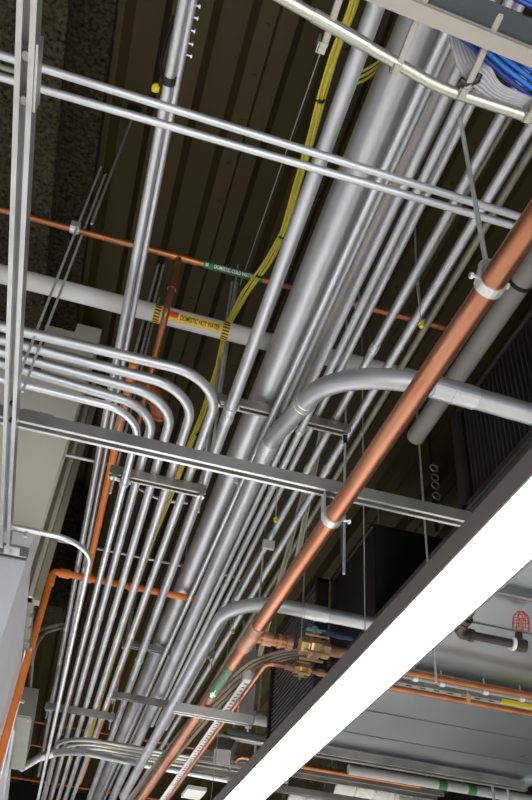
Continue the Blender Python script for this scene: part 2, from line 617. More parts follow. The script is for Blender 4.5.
# rod hanging from its right end down to the cross strut
HL = 1.893
t_k, ka, kb = trapeze('short strut trapeze under the five bent conduits beside the yellow cables', (108, 478), (206, 493), HL, (0.06, 0.96), drop=0.09, double=False)
trapeze('lower strut trapeze under the narrow conduits, above the four curved conduits', (45, 706), (113, 722), 1.893, (0.05, 0.96), drop=0.07)
trapeze('dull strut trapeze behind the grey pipes, at the end of the copper trapeze', (110, 697), (182, 710), 1.97, (0.05,), drop=0.04)
trapeze('far dull strut trapeze crossing behind the thickest pipe', (122, 645), (172, 656), 2.13, (0.05, 0.95), drop=0.03)
trapeze('small strut trapeze left of the green labelled copper pipe', (198, 656), (214, 659), 2.05, (0.9,), drop=0.06)
HT = 1.255
t_c, ca, cb = trapeze('bright galvanized strut trapeze carrying the copper pipes and slotted tray', (174, 712), (252, 726), HT, (0.95,), mt='zinc', drop=0.03)
m = MB()
m.box((cb.x - .075, cb.y - .022, cb.z + .04), (cb.x - .005, cb.y + .03, cb.z + .36))
m.build('post', M['strut'], t_c)

# ------------------------------------------------------------------ domestic water pipes
def wrap(parent, name, mt, p, d, r, s0, s1, up=None, arc=None):
    """a printed sleeve on a pipe between distances s0 and s1"""
    m = MB()
    m.lathe(Vector(p) + d * s0, d, [(0, r * .98), (0, r), (s1 - s0, r), (s1 - s0, r * .98)], 28)
    return m.build(name, M[mt], parent)


def arc_patch(parent, name, mt, p, d, r, s0, s1, a0, a1, k=12):
    """a sticker covering part of a pipe's girth"""
    side = d.cross(Vector((0, 0, 1))).normalized()
    vs = []
    for rr in (r, r - .0012):
        for i in range(k + 1):
            an = a0 + (a1 - a0) * i / k
            nrm = Vector((0, 0, -1)) * math.cos(an) + side * math.sin(an)
            vs += [Vector(p) + d * s0 + nrm * rr, Vector(p) + d * s1 + nrm * rr]
    n = 2 * (k + 1)
    fs = [(2 * i, 2 * i + 1, 2 * i + 3, 2 * i + 2) for i in range(k)]
    fs += [(n + 2 * i + 2, n + 2 * i + 3, n + 2 * i + 1, n + 2 * i) for i in range(k)]
    return MB().add(vs, fs).build(name, M[mt], parent)


def wrap_text(parent, txt, mt, p, d, r, centre, size, ang, fit):
    """letters bent round a pipe. ang turns them about the axis."""
    cu = bpy.data.curves.new('lettering', 'FONT')
    cu.body = txt
    cu.size = size
    cu.align_x = 'CENTER'
    cu.align_y = 'CENTER'
    cu.offset = size * 0.02
    o = bpy.data.objects.new('lettering', cu)
    COL.objects.link(o)
    dg = bpy.context.evaluated_depsgraph_get()
    me = bpy.data.meshes.new_from_object(o.evaluated_get(dg))
    bpy.data.objects.remove(o)
    bm = bmesh.new()
    bm.from_mesh(me)
    bmesh.ops.triangulate(bm, faces=bm.faces)
    bmesh.ops.subdivide_edges(bm, edges=bm.edges[:], cuts=3, use_grid_fill=True)
    k = fit / (max(q.co.x for q in bm.verts) - min(q.co.x for q in bm.verts))
    d = Vector(d).normalized()
    dn = Vector((0, 0, -1))
    side = d.cross(Vector((0, 0, 1))).normalized()
    for vtx in bm.verts:
        u, vv = vtx.co.x * k, vtx.co.y
        a = ang + vv / r
        nrm = dn * math.cos(a) + side * math.sin(a)
        vtx.co = Vector(p) + d * (centre + u) + nrm * (r + 0.0012)
    bm.to_mesh(me)
    bm.free()
    me.materials.clear()
    me.materials.append(M[mt])
    ob = bpy.data.objects.new('lettering', me)
    COL.objects.link(ob)
    ob.parent = parent
    ob.matrix_parent_inverse = parent.matrix_world.inverted()
    return ob


# the large copper pipe
HP = 1.33
DP = 0.056
a, b = extend(P(522, 238, HP), P(215, 690, HP), 1.0, 2.6)
big = run('copper_pipe', 'thick bright copper pipe slanting down the middle of the picture', 'pipe', [a, b], DP, 'copper', n=28)
d = (b - a).normalized()


def along(p0, d, px, py):
    """distance along a line at which the image point lies (nearest)"""
    best, bs = 1e9, 0
    for k in range(0, 8000):
        q = p0 + d * (k * 0.001)
        c = RW.transposed() @ (q - Vector((0, 0, CAMZ)))
        if c.z > -0.05:
            continue
        x, y = 266 + FPX * c.x / -c.z, 400 - FPX * c.y / -c.z
        e = (x - px) ** 2 + (y - py) ** 2
        if e < best:
            best, bs = e, k * 0.001
    return bs


sT = along(a, d, 246, 632)
m = MB()
m.lathe(a + d * (sT - .11), d, [(0, DP / 2), (0.004, DP / 2 + .004), (.22, DP / 2 + .004), (.224, DP / 2)], 28)
m.build('tee_fitting', M['copper_dirty'], big)
brx = P(243, 637, HP)
br0 = a + d * sT
br1 = Vector((P(290, 647, HP).x, br0.y, br0.z))
m = MB()
m.sweep([br0, br1], 0.024, 18)
m.build('branch', M['copper_dull'], big)
m = MB()
for f0, f1 in ((0.25, .48), (.62, .70), (.84, .98)):
    q = br0.lerp(br1, f0)
    m.lathe(q, (1, 0, 0), [(0, .0285), ((br1 - br0).length * (f1 - f0), .0285)], 18)
m.build('branch_fitting', M['copper_dirty'], big)
s0, s1 = along(a, d, 233, 665), along(a, d, 212, 693)
m = MB()
# white flow arrow printed on the label
side = d.cross(Vector((0, 0, 1))).normalized()


def on_label(s, w, ang0=-0.28):
    ang = ang0 + w / (DP / 2)
    nrm = Vector((0, 0, -1)) * math.cos(ang) + side * math.sin(ang)
    return a + d * s + nrm * (DP / 2 + .0022)


def label_quad(m, sa, sb, wa, wb, k=4):
    vs, fs = [], []
    for i in range(k + 1):
        w_ = wa + (wb - wa) * i / k
        vs += [on_label(sa, w_), on_label(sb, w_)]
    for i in range(k):
        fs.append((2 * i, 2 * i + 1, 2 * i + 3, 2 * i + 2))
    m.add(vs, fs)


Ls = s1 - s0
lbm = MB()
for k in range(12):
    w0, w1 = -.020 + .036 * k / 12, -.020 + .036 * (k + 1) / 12
    lbm.add([on_label(s0, w0) - Vector((0, 0, -.0008)), on_label(s1, w0) - Vector((0, 0, -.0008)), on_label(s1, w1) - Vector((0, 0, -.0008)), on_label(s0, w1) - Vector((0, 0, -.0008))], [(0, 1, 2, 3)])
lb = lbm.build('green_label', M['green'], big)
label_quad(m, s1 - Ls * .22, s1 - Ls * .06, -.010, .004)
label_quad(m, s1 - Ls * .16, s1 - Ls * .12, -.016, .012)
label_quad(m, s1 - Ls * .32, s1 - Ls * .22, -.004, .000)
m.build('flow_arrow', M['ink_white'], lb)


def clevis(parent_label, pipe_a, pipe_d, s, r, ztop, rod_r=0.006):
    c = pipe_a + pipe_d * s
    t = thing('clevis_hanger', c + Vector((0, 0, r + .05)), parent_label, 'hanger')
    m = MB()
    for q in (-1, 1):
        m.lathe(c - pipe_d * .012, pipe_d, [(0, r + .001), (0, r + .005), (.024, r + .005), (.024, r + .001)], 24)
        break
    side = pipe_d.cross(Vector((0, 0, 1))).normalized()
    for q in (-1, 1):
        p0 = c + side * q * (r + .004)
        m.bar(p0, p0 + Vector((0, 0, r + .030)) - side * q * .016, .022, .004, up=side)
    m.build('yoke', M['zinc'], t)
    m = MB()
    m.bar(c + side * (r - .012) + Vector((0, 0, r + .031)), c - side * (r - .012) + Vector((0, 0, r + .031)), .024, .006)
    m.build('yoke_top', M['zinc'], t)
    m = MB()
    m.lathe(c + side * (r + .018) + Vector((0, 0, r * .5)), -side, [(0, .006), (.0, .008), (.007, .008), (.007, .004), (2 * r + .03, .004), (2 * r + .03, .008), (2 * r + .037, .008)], 6)
    m.build('cross_bolt', M['zinc'], t)
    rod_part(t, c + Vector((0, 0, r + .02)), Vector((c.x, c.y, ztop)), r=rod_r, mt='zinc', nuts=(c.z + r + .04,))
    return t


clevis('galvanized clevis ring around the thick copper pipe, hung on a long rod', a, d, along(a, d, 489, 284), DP / 2, CAMZ + 2.04)
# strut clamp where it passes the cross strut
sc = along(a, d, 332, 516)
c = a + d * sc
t = thing('pipe_clamp', c, 'round steel clamp fixing the thick copper pipe to the cross strut', 'clamp')
m = MB()
m.lathe(c - d * .016, d, [(0, DP / 2 + .001), (0, DP / 2 + .006), (.032, DP / 2 + .006), (.032, DP / 2 + .001)], 28)
m.build('band', M['zinc'], t)
for q in (-1, 1):
    p0 = c + side * q * (DP / 2 + .004)
    MB().bar(p0, p0 + Vector((0, 0, CAMZ + hC - c.z)), .030, .005, up=side).build('ear', M['zinc'], t)
m = MB()
m.lathe(c + side * (DP / 2 + .03) + Vector((0, 0, -.005)), -side, [(0, .008), (.008, .008), (.008, .004), (.05, .004)], 6)
m.build('clamp_bolt', M['zinc'], t)

# valves behind the light fixture
def valve(label, c, s, lever):
    t = thing('ball_valve', c, label, 'valve', 'ball valves')
    m = MB()
    X = (1, 0, 0)
    m.lathe(c - Vector((.062 * s, 0, 0)), X, [(0, .026 * s), (0, .036 * s), (.028 * s, .037 * s), (.030 * s, .033 * s), (.036 * s, .034 * s), (.040 * s, .042 * s), (.05 * s, .045 * s),
                                      (.074 * s, .045 * s), (.084 * s, .042 * s), (.088 * s, .034 * s), (.094 * s, .033 * s), (.096 * s, .037 * s), (.124 * s, .036 * s), (.124 * s, .026 * s)], 6)
    m.build('body', M['brass'], t)
    for q in (-1, 1):
        for z in (-1, 1):
            m = MB()
            m.lathe(c + Vector((-.05 * s, q * .036 * s, z * .036 * s)), X, [(0, .006 * s), (.1 * s, .006 * s)], 6)
            m.build('body_bolt', M['brass'], t)
    m = MB()
    m.lathe(c + Vector((0, 0, .04 * s)), (0, 0, 1), [(0, .018 * s), (.02 * s, .018 * s), (.02 * s, .009 * s), (.045 * s, .009 * s)], 10)
    m.build('stem', M['brass'], t)
    if lever:
        z = c.z + .075 * s
        m = MB()
        m.bar((c.x - .035, c.y, z), (c.x + .045, c.y, z), .022, .006)
        m.lathe((c.x, c.y, z), (0, 0, 1), [(0, .014), (.014, .014)], 6)
        m.build('lever_plate', M['teal'], t)
        m = MB()
        m.sweep([(c.x + .03, c.y, z), (c.x + .06, c.y, z + .002), (c.x + .11, c.y, z - .004), (c.x + .165, c.y, z - .004)], [.007, .012, .012, .009], 10)
        m.build('lever_grip', M['handle'], t)
    return t


v0 = Vector((P(310, 653, HP).x, br0.y, br0.z))
valve('larger brass ball valve with a dark blue lever, beside the light fixture', v0, 1.0, True)
m = MB()

# small copper pipe on the copper trapeze, turning right to its own valve
HQ = 1.345
q0 = P(268, 663, HQ)
q1 = Vector((P(330, 681, HQ).x, q0.y, q0.z))
qa = P(138, 818, HQ)
qa.x = P(200, 755, HQ).x
small = run('copper_pipe', 'thin copper pipe right of the slotted tray, bending to the smaller valve', 'pipe', [qa, Vector((qa.x, q0.y, q0.z)), q1], 0.0222, 'copper', rad=0.03)
v1 = Vector((P(298, 674, HQ).x, q0.y, q0.z))
valve('smaller brass ball valve without a lever, below the larger valve', v1, 0.62, False)
m = MB()
m.lathe((P(281, 671, HQ).x, q0.y, q0.z), (1, 0, 0), [(0, .0115), (0, .0145), (.035, .0145), (.035, .0115)], 14)
m.build('solder_fitting', M['copper_dirty'], small)
m = MB()
m.lathe((P(312, 677, HQ).x, q0.y, q0.z), (1, 0, 0), [(0, .0115), (0, .0145), (.035, .0145), (.035, .0115)], 14)
m.build('solder_fitting', M['copper_dirty'], small)
run('copper_pipe', 'short dark pipe stub leaving the larger valve towards the light fixture', 'pipe', [v0 + Vector((.055, 0, 0)), v0 + Vector((.30, 0, 0))], .044, 'copper_dirty')

# slotted tray of the copper trapeze
HV = 1.355
a2 = P(246, 681, HV)
b2 = P(150, 812, HV)
b2.x = a2.x = P(205, 741, HV).x
t = thing('slotted_channel', mid(a2, b2), 'pale slotted steel channel between the two copper pipes', 'channel')
m = MB()
wv = .042
L = b2.y - a2.y
m.box((a2.x - wv / 2, a2.y, a2.z), (a2.x - wv / 2 + .013, b2.y, a2.z + .006))
m.box((a2.x + wv / 2 - .013, a2.y, a2.z), (a2.x + wv / 2, b2.y, a2.z + .003))
k = 0
y = a2.y
while y < b2.y:
    m.box((a2.x - wv / 2 + .013, y, a2.z), (a2.x + wv / 2 - .013, y + .028, a2.z + .003))
    y += .046
m.build('slotted_web', M['white'], t)
m = MB()
m.box((a2.x - wv / 2 - .004, a2.y - .035, a2.z - .008), (a2.x + wv / 2 + .004, a2.y + .01, a2.z + .045))
m.build('end_cap', M['white'], t, bevel=.006)

# taupe cables sweeping along the tray and over to the valves
cb_ = thing('cable_bundle', P(240, 690, 1.38), 'flat bundle of taupe cables sweeping beside the slotted channel', 'cables')
for i in range(8):
    off = i - 3.5
    o1 = .013 * off
    pts = []
    for (px, py, hh) in ((315, 652, 1.40), (285, 655, 1.40), (258, 664, 1.395), (234, 684, 1.39), (214, 703, 1.385), (190, 731, 1.38), (134, 800, 1.38), (104, 840, 1.38)):
        q = P(px, py, hh)
        pts.append(q)
    out = []
    for k, q in enumerate(pts):
        tdir = (pts[min(k + 1, len(pts) - 1)] - pts[max(k - 1, 0)]).normalized()
        sd = tdir.cross(Vector((0, 0, 1))).normalized()
        out.append(q + sd * o1 + Vector((0, 0, .006 * (i % 2))))
    path = fillet(out, .25, 5)
    MB().sweep(path, .0065, 8).build('cable', M['cable_brown'], cb_)

# cross copper pipe (cold water) and its drop
HX = 2.6
a, b = P(-40, 201, HX), P(470, 333, HX)
b.y = a.y = (a.y + b.y) / 2
cold = run('copper_pipe', 'thin copper pipe crossing high on the left with a green label', 'pipe', [a, b], 0.0286, 'copper_dull')
d = Vector((1, 0, 0))
s0, s1 = P(203, 265, HX).x - a.x, P(262, 281, HX).x - a.x
wrap(cold, 'green_label', 'green', a, d, .0172, s0, s1)
lab = cold.children[-1]
wrap_text(lab, 'DOMESTIC COLD WATER', 'ink_white', a, d, .0172, (s0 + s1) / 2 + .002, .022, 0.74, (s1 - s0) * .66)
m = MB()
for s in (s0 + .012, s1 - .022):
    for k in range(3):
        ang = .74 + (k - 1) * .30
        nrm = Vector((0, 0, -1)) * math.cos(ang) + Vector((0, -1, 0)) * math.sin(ang)
        q = a + d * s + nrm * .0180
        m.bar(q - d * .004 * (1), q + d * .010, .003, .0008, up=nrm)
m.build('flow_arrow', M['ink_white'], lab)
m = MB()
jx = P(178, 262, HX).x
m.lathe((jx - .04, a.y, a.z), d, [(0, .0145), (0, .0175), (.08, .0175), (.08, .0145)], 18)
m.build('tee_fitting', M['copper_dull'], cold)
m = MB()
m.lathe((jx + .052, a.y, a.z), d, [(0, .0145), (0, .0165), (.03, .0165), (.03, .0145)], 18)
m.build('sleeve', M['copper_dull'], cold)
# drop and the run it feeds
h2 = 2.24
dq = [Vector((jx, a.y, a.z - .012)), Vector((jx, a.y, CAMZ + h2)), Vector((P(104, 530, h2).x, a.y + .02 + .0, CAMZ + h2))]
yb = P(78, 650, h2)
drop = run('copper_pipe', 'copper drop pipe in front of the white pipe, turning away under it', 'pipe',
           [Vector((jx, a.y, a.z - .012)), Vector((jx, a.y, CAMZ + h2)), Vector((jx, yb.y + 2, CAMZ + h2))], .0286, 'copper_dull', rad=.05)
m = MB()
m.lathe((jx, a.y, a.z - .21), (0, 0, 1), [(0, .0145), (0, .018), (.07, .018), (.07, .0145)], 18)
m.build('sleeve', M['copper'], drop)
# hanger on the cross pipe: twin rods and clamp
cx = P(75, 228, HX)
t = thing('rod_hanger', (cx.x, a.y, a.z), 'pair of threaded rods with a clamp holding the thin copper cross pipe at left', 'hanger')
rod_part(t, (cx.x + .01, a.y - .022, CAMZ + 1.72), (cx.x + .01, a.y - .022, ZD + .05))
rod_part(t, (cx.x + .03, a.y + .03, CAMZ + 1.72), (cx.x + .03, a.y + .03, ZD + .05))
m = MB()
m.lathe((cx.x - .018, a.y, a.z), d, [(0, .0148), (0, .019), (.036, .019), (.036, .0148)], 16)
m.box((cx.x - .018, a.y - .030, a.z - .016), (cx.x + .02, a.y - .015, a.z + .016))
m.build('clamp', M['zinc'], t)
for px in (357, 420):
    q = P(px, 309 if px == 357 else 325, HX)
    t = thing('pipe_hook', (q.x, a.y, a.z + .02), 'small zinc hook holding the copper cross pipe ' + ('between the grey conduits' if px == 357 else 'near the thick copper pipe'), 'hanger')
    m = MB()
    m.lathe((q.x - .016, a.y, a.z), d, [(0, .0148), (0, .019), (.032, .019), (.032, .0148)], 16)
    m.build('band', M['zinc'], t)
    m = MB()
    m.sweep([(q.x, a.y, a.z + .016), (q.x, a.y, ZD)], .004, 8)
    m.build('stem', M['zinc'], t)

# white hot-water pipe
HW = 2.47
DW = .082
a, b = P(-60, 257, HW), P(470, 392, HW)
b.y = a.y = (P(60, 289, HW).y + P(305, 351, HW).y) / 2
a.y = b.y
hot = run('insulated_pipe', 'white jacketed pipe crossing at left with a yellow label', 'pipe', [a, b], DW, 'white', n=28)
s = [P(x, y, HW).x - a.x for x, y in ((153, 315), (160, 317), (177, 321), (220, 332), (228, 334))]
wrap(hot, 'hazard_band', 'label_yellow', a, d, DW / 2 + .0012, s[0], s[1])
arc_patch(hot, 'red_flow_mark', 'red', a, d, DW / 2 + .0016, s[1] + .008, s[2], .78, 1.45)
ylab = arc_patch(hot, 'yellow_label', 'label_yellow', a, d, DW / 2 + .0010, s[1] + .004, s[3], .40, 1.45)
wrap(hot, 'hazard_band', 'label_yellow', a, d, DW / 2 + .0012, s[3] + .001, s[4])
wrap_text(ylab, 'DOMESTIC HOT WATER', 'ink_black', a, d, DW / 2 + .0012, (s[2] + s[3]) / 2, .031, 0.92, (s[3] - s[2]) * .90)
hz = [c for c in hot.children if c.name.startswith('hazard')]
for o, (u0, u1) in zip(hz, ((s[0], s[1]), (s[3] + .001, s[4]))):
    m = MB()
    for k in range(9):
        ang = -2.6 + k * .34
        q = []
        for (f, da) in ((.08, 0), (.92, .06), (.92, .23), (.08, .17)):
            an = ang + da
            nrm = Vector((0, 0, -1)) * math.cos(an) + Vector((0, 1, 0)) * math.sin(an)
            q.append(a + d * (u0 + (u1 - u0) * f) + nrm * (DW / 2 + .002))
        m.add(q, [(0, 1, 2, 3)])
    m.build('hazard_stripe', M['ink_black'], o)
cx = P(71, 262, HW)
for px, lb in ((160, 'threaded rod pair left of the copper drop pipe, behind the white pipe'), (234, 'threaded rod pair right of the yellow label, beside the yellow cables')):
    q = P(px, 268 if px == 160 else 286, 3.05)
    t = thing('rod_hanger', q, lb, 'hanger', 'rod hangers on the white pipe')
    zz = 1.95
    rod_part(t, (q.x - .012, q.y, CAMZ + zz), (q.x - .012, q.y, ZD + .03), r=.006, mt='rod')
    rod_part(t, (q.x + .014, q.y, CAMZ + zz), (q.x + .014, q.y, ZD + .03), r=.006, mt='rod')

# ------------------------------------------------------------------ orange sprinkler pipes
HO = 2.148
oa = P(52, 571, HO)
ob = P(192, 603, HO)
oc = P(222, 611, HO)
ob.y = oc.y = oa.y
oa.x = max(oa.x, XW + .035)
orange = run('sprinkler_pipe', 'orange plastic pipe crossing at left, turning down past the white wall', 'pipe',
             [Vector((oa.x, oa.y, CAMZ + .9)), oa, ob], .040, 'orange', rad=.03)
for q_, ax in (((oa.x, oa.y, oa.z - .09), (0, 0, 1)), ((oa.x + .04, oa.y, oa.z), (1, 0, 0)), ((P(128, 588, HO).x, oa.y, oa.z), (1, 0, 0)), ((P(82, 578, HO).x, oa.y, oa.z), (1, 0, 0))):
    m = MB()
    m.lathe(q_, ax, [(0, .020), (0, .027), (.06, .027), (.06, .020)], 16)
    m.build('socket_fitting', M['orange'], orange)
o1 = P(88, 560, HO + .02)
run('sprinkler_pipe', 'orange pipe running away behind the bent conduits to the orange cross pipe', 'pipe',
    [P(134, 362, HO + .02), Vector((P(134, 362, HO + .02).x - .0, oa.y, oa.z + .02))], .036, 'orange')
ox = P(146, 600, HO).x
run('sprinkler_pipe', 'slim orange branch pipe leaving the orange cross pipe towards the far end', 'pipe',
    [Vector((ox, oa.y, oa.z)), Vector((ox, oa.y + 4.5, oa.z))], .026, 'orange')
# rust red elbow by the bends
e0 = P(131, 388, 2.3)
run('pipe_elbow', 'rust red pipe elbow hanging behind the five conduit bends', 'pipe',
    [P(118, 380, 2.34), P(152, 390, 2.34), P(161, 415, 2.34)], .075, 'rust', rad=.07, n=20)
m = MB()
q = P(160.5, 412, 2.34)
m.lathe(q, (0, 1, 0), [(0, .038), (0, .044), (.02, .044), (.02, .038)], 20)
m.build('rim', M['rust'], bpy.data.objects['pipe_elbow'])
for i, (y0, y1, hh, x0, x1, lb) in enumerate(((720, 745, 2.5, -30, 230, 'thin orange red pipe crossing behind the lower conduits, upper of two'),
                                        (737, 752, 2.5, -30, 90, 'short orange red pipe crossing beside the grey box, lower of two'),
                                        (780, 800, 2.5, -10, 200, 'orange red pipe crossing at the bottom left behind the conduits'))):
    p0, p1 = P(x0, y0, hh), P(x1, y1, hh)
    p0.y = p1.y = (p0.y + p1.y) / 2
    run('sprinkler_pipe', lb, 'pipe', [p0, p1], .024, 'rust')

# ------------------------------------------------------------------ long conduits (right of the yellow cables)
G = 'long conduits under the deck'
yrun('conduit', 'medium grey conduit right beside the yellow cables, crossing the whole picture', (378, 0), (187, 528), 2.098, .051, 'emt', e=(1.2, 6), group=G, coup=(418, 660), straps=((408, .03),))
yrun('conduit', 'thickest grey pipe of the overhead bundle', (371, 140), (159, 650), 2.245, .128, 'emt', e=(1.2, 6), group=G)
yrun('conduit', 'slim bright conduit right of the thickest grey pipe', (406, 120), (144, 700), 2.106, .029, 'emt_bright', e=(1.2, 5), group=G, straps=((486, .03),))
yrun('conduit', 'second slim conduit touching the slim bright one', (413, 124), (149, 702), 2.150, .024, 'emt', e=(1.2, 5), group=G)
yrun('conduit', 'wide dull grey pipe right of the slim bright conduit', (425, 120), (226, 540), 2.24, .100, 'emt_dull', group=G, e=(1.2, .1))
yrun('conduit', 'narrow conduit hugging the right side of the wide dull pipe', (431, 127), (215, 590), 2.107, .031, 'emt', e=(1.2, 2.5), group=G, straps=((427, .03),))
yrun('conduit', 'left conduit of the narrow pair between dull pipe and rod', (447, 130), (223, 590), 2.107, .031, 'emt', e=(1.2, 2.5), group=G, straps=((431, .03),))
yrun('conduit', 'right conduit of the narrow pair between dull pipe and rod', (458, 130), (230, 592), 2.185, .031, 'emt', e=(1.2, 2.5), group=G)
yrun('conduit', 'lone narrow conduit second from the right of the long bundle', (501, 116), (280, 520), 2.187, .034, 'emt', group=G, e=(1.2, 3.5), coup=(348, 468))
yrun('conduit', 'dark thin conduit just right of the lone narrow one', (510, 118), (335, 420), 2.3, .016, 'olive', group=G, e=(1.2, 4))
yrun('conduit', 'rightmost narrow conduit of the long bundle, next to the copper pipe', (530, 127), (255, 590), 2.188, .036, 'emt', group=G, e=(1.2, 6), coup=(470,))
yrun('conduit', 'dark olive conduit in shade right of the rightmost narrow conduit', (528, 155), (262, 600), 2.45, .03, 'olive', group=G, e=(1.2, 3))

# big bend, upper: out of the bundle and across to the right
pts = [P(112, 800, 2.07), P(225, 545, 2.07), P(271, 440, 2.05), P(343, 361, 1.78), P(560, 421, 1.75)]
pts[4].y = pts[3].y
up = run('conduit', 'thick grey conduit bending right above the cross strut and passing behind the copper pipe', 'conduit', pts, .074, 'emt', group='bent thick conduits', rad=[0, 1.0, .5, .34, 0], n=24)
pth = fillet(pts, [0, 1.0, .5, .34, 0])


def sleeve_at(o, pth, px, py, r, L, mt='zinc', name='coupling'):
    best = 1e9
    for i in range(len(pth) - 1):
        for k in range(20):
            q = pth[i].lerp(pth[i + 1], k / 20)
            c = RW.transposed() @ (q - Vector((0, 0, CAMZ)))
            if c.z > -.05:
                continue
            e = (266 + FPX * c.x / -c.z - px) ** 2 + (400 - FPX * c.y / -c.z - py) ** 2
            if e < best:
                best, bq, bd = e, q, (pth[i + 1] - pth[i]).normalized()
    m = MB()
    m.lathe(bq - bd * L / 2, bd, [(0, r * .95), (.003, r * 1.09), (L * .44, r * 1.09), (L * .45, r * 1.14), (L * .55, r * 1.14), (L * .56, r * 1.09), (L - .003, r * 1.09), (L, r * .95)], 24)
    return m.build(name, M[mt], o)


sleeve_at(up, pth, 267, 447, .037, .11)
sleeve_at(up, pth, 304, 404, .037, .08)
sleeve_at(up, pth, 455, 394, .037, .16, 'emt_bright')

# big bend, lower
hE = 1.66
c0 = P(206, 645, hE)
pts = [Vector((c0.x, c0.y + 3.2, c0.z)), Vector((c0.x, P(231, 596, hE).y, c0.z)), Vector((min(1.45, P(404, 640, hE).x), P(231, 596, hE).y, c0.z))]
lo = run('conduit', 'thick grey conduit bending right lower down, behind the copper pipe and above the valves', 'conduit', pts, .066, 'emt', group='bent thick conduits', rad=.26, n=24)
sleeve_at(lo, fillet(pts, .26), 318, 613, .033, .12, 'emt_bright')

# grey jacketed pipe right of the copper
a, b = extend(P(519, 285, 2.33), P(457, 376, 2.33), 1.5, .45)
gj = run('insulated_pipe', 'dull grey jacketed pipe at right, behind the thick copper pipe', 'pipe', [a, b], .085, 'grey_jacket', n=24)
sleeve_at(gj, [a, b], 517, 288, .0425, .02, 'dark', 'band')

# ------------------------------------------------------------------ left pair of long conduits
yrun('conduit', 'left conduit of the long upright pair near the left, wider one', (183, 5), (63, 645), 2.20, .032, 'emt', e=(.6, 3.5), coup=(628, 662))
lt = yrun('conduit', 'right conduit of the long upright pair near the left, thinner one', (192, 5), (69, 645), 2.215, .024, 'emt', e=(.6, 3.5))
m = MB()
for py, px in ((4, 192), (16, 190), (29, 187), (42, 185), (54, 184)):
    q = P(px, py, 2.215)
    m.sweep([q, q + Vector((.022, 0, 0))], .0028, 8)
    m.lathe(q + Vector((.020, 0, 0)), (1, 0, 0), [(0, .006), (.004, .006)], 8)
m.build('clip_screw', M['zinc'], lt)
q = P(169, 80, 2.20)
t = thing('cable_clamp', q, 'black clamp with a yellow cap on the long conduit pair near the top left', 'clamp')
m = MB()
m.lathe(q - Vector((0, .012, 0)), (0, 1, 0), [(0, .0165), (0, .020), (.024, .020), (.024, .0165)], 16)
m.build('band', M['dark'], t)
m = MB()
m.sweep([q + Vector((-.018, 0, 0)), q + Vector((-.035, -.03, .01)), q + Vector((-.03, -.11, .015)), q + Vector((-.018, -.18, .01))], .006, 8)
m.build('pigtail', M['black'], t)
m = MB()
m.lathe(q + Vector((-.034, .02, -.004)), (0, 1, -.3), [(0, .006), (.008, .012), (.022, .012), (.026, .006)], 12)
m.build('wire_cap', M['tape'], t)

# ------------------------------------------------------------------ the five bends
HK = 1.954
DK = .039
bends = [('outermost of the five conduits bending down at left, beside the yellow cables', (-40, 318), (25, 332), (224, 379), (200, 445), (168, 534), HK),
         ('second from the outside of the five bending conduits at left', (-40, 332), (25, 346), (198, 391), (180, 443), (151.5, 534), HK),
         ('middle one of the five bending conduits at left', (-40, 345), (25, 358.5), (176, 400), (163, 441), (136.5, 534), HK),
         ('second from the inside of the five bending conduits at left', (-40, 357), (25, 370.5), (156, 409), (147, 440), (122, 534), HK),
         ('innermost of the five bending conduits at left, bright and strapped below the short trapeze', (-40, 372), (25, 385), (142, 414), (136, 440), (112, 530), 1.866)]
for i, (lb, s0, s1, cr, l0, l1, h) in enumerate(bends):
    C = P(*cr, h)
    A = P(*s1, h)
    A2 = A + (A - C).normalized() * .35
    Lx = P(*l1, h)
    D = (Lx - C).normalized()
    end = C + D * 8
    rr = (.20, .19, .18, .16, .15)[i]
    o = run('conduit', lb, 'conduit', [A2, C, end], DK if i < 4 else .031, 'emt' if i < 4 else 'emt_bright', group='five bending conduits', rad=rr)
    ln = [C, end]
    for py, px in (((640, 131), (632, 119), (624, 110), (616, 100), (533, 112))[i],):
        sleeve_at(o, ln, px, py, DK / 2 if i < 4 else .0155, .06)
    if i == 4:
        sleeve_at(o, ln, 89, 635, .0155, .05)
        f = (ka.y - C.y) / (end.y - C.y)
        strap(o, C.lerp(end, f), D, .0155, .02)

# thin bright conduit leaving the left strut rail
hJ = 1.445
j = [P(-4, 526, hJ), P(98, 545, hJ), P(95, 575, hJ)]
j[1].y = j[0].y = mid(j[0], P(60, 534, hJ)).y
C = j[1]
end = Vector((P(74, 633, hJ).x, C.y + 7.0, C.z))
C = Vector((end.x, C.y, C.z))
o = run('conduit', 'slim bright conduit turning down from the lower end of the left strut rail', 'conduit', [j[0], C, end], .021, 'emt_bright', rad=.15)
sleeve_at(o, [C, end], 85, 596, .00925, .05)
sleeve_at(o, [j[0], C], 24, 533, .00925, .03)
m = MB()
q = j[0].lerp(C, .32)
m.lathe(q + Vector((0, 0, -.03)), (0, 0, 1), [(0, .007), (.02, .007)], 8)
m.build('hanger_nut', M['zinc'], o)

# thin pipe behind the bundle with a bend
h = 2.31
p0, p1 = P(40, 535, h), P(243, 580, h)
p0.y = p1.y = (p0.y + p1.y) / 2
run('conduit', 'thin cross conduit behind the bundle with a short bend at its right end', 'conduit', [p0, p1, p1 + Vector((-.0, .32, 0))], .016, 'emt', rad=.09)
p0, p1 = P(48, 452, 2.3), P(112, 464, 2.3)
p0.y = p1.y = (p0.y + p1.y) / 2
run('conduit', 'short thin cross conduit right of the cream wall trim', 'conduit', [p0, p1], .018, 'emt')
p0, p1 = P(138, 488, 2.3), P(188, 505, 2.3)
p1.y = p0.y
run('conduit', 'small thin cross conduit just below the short trapeze', 'conduit', [p0, P(160, 500, 2.3), P(188, 503, 2.3)], .018, 'emt')

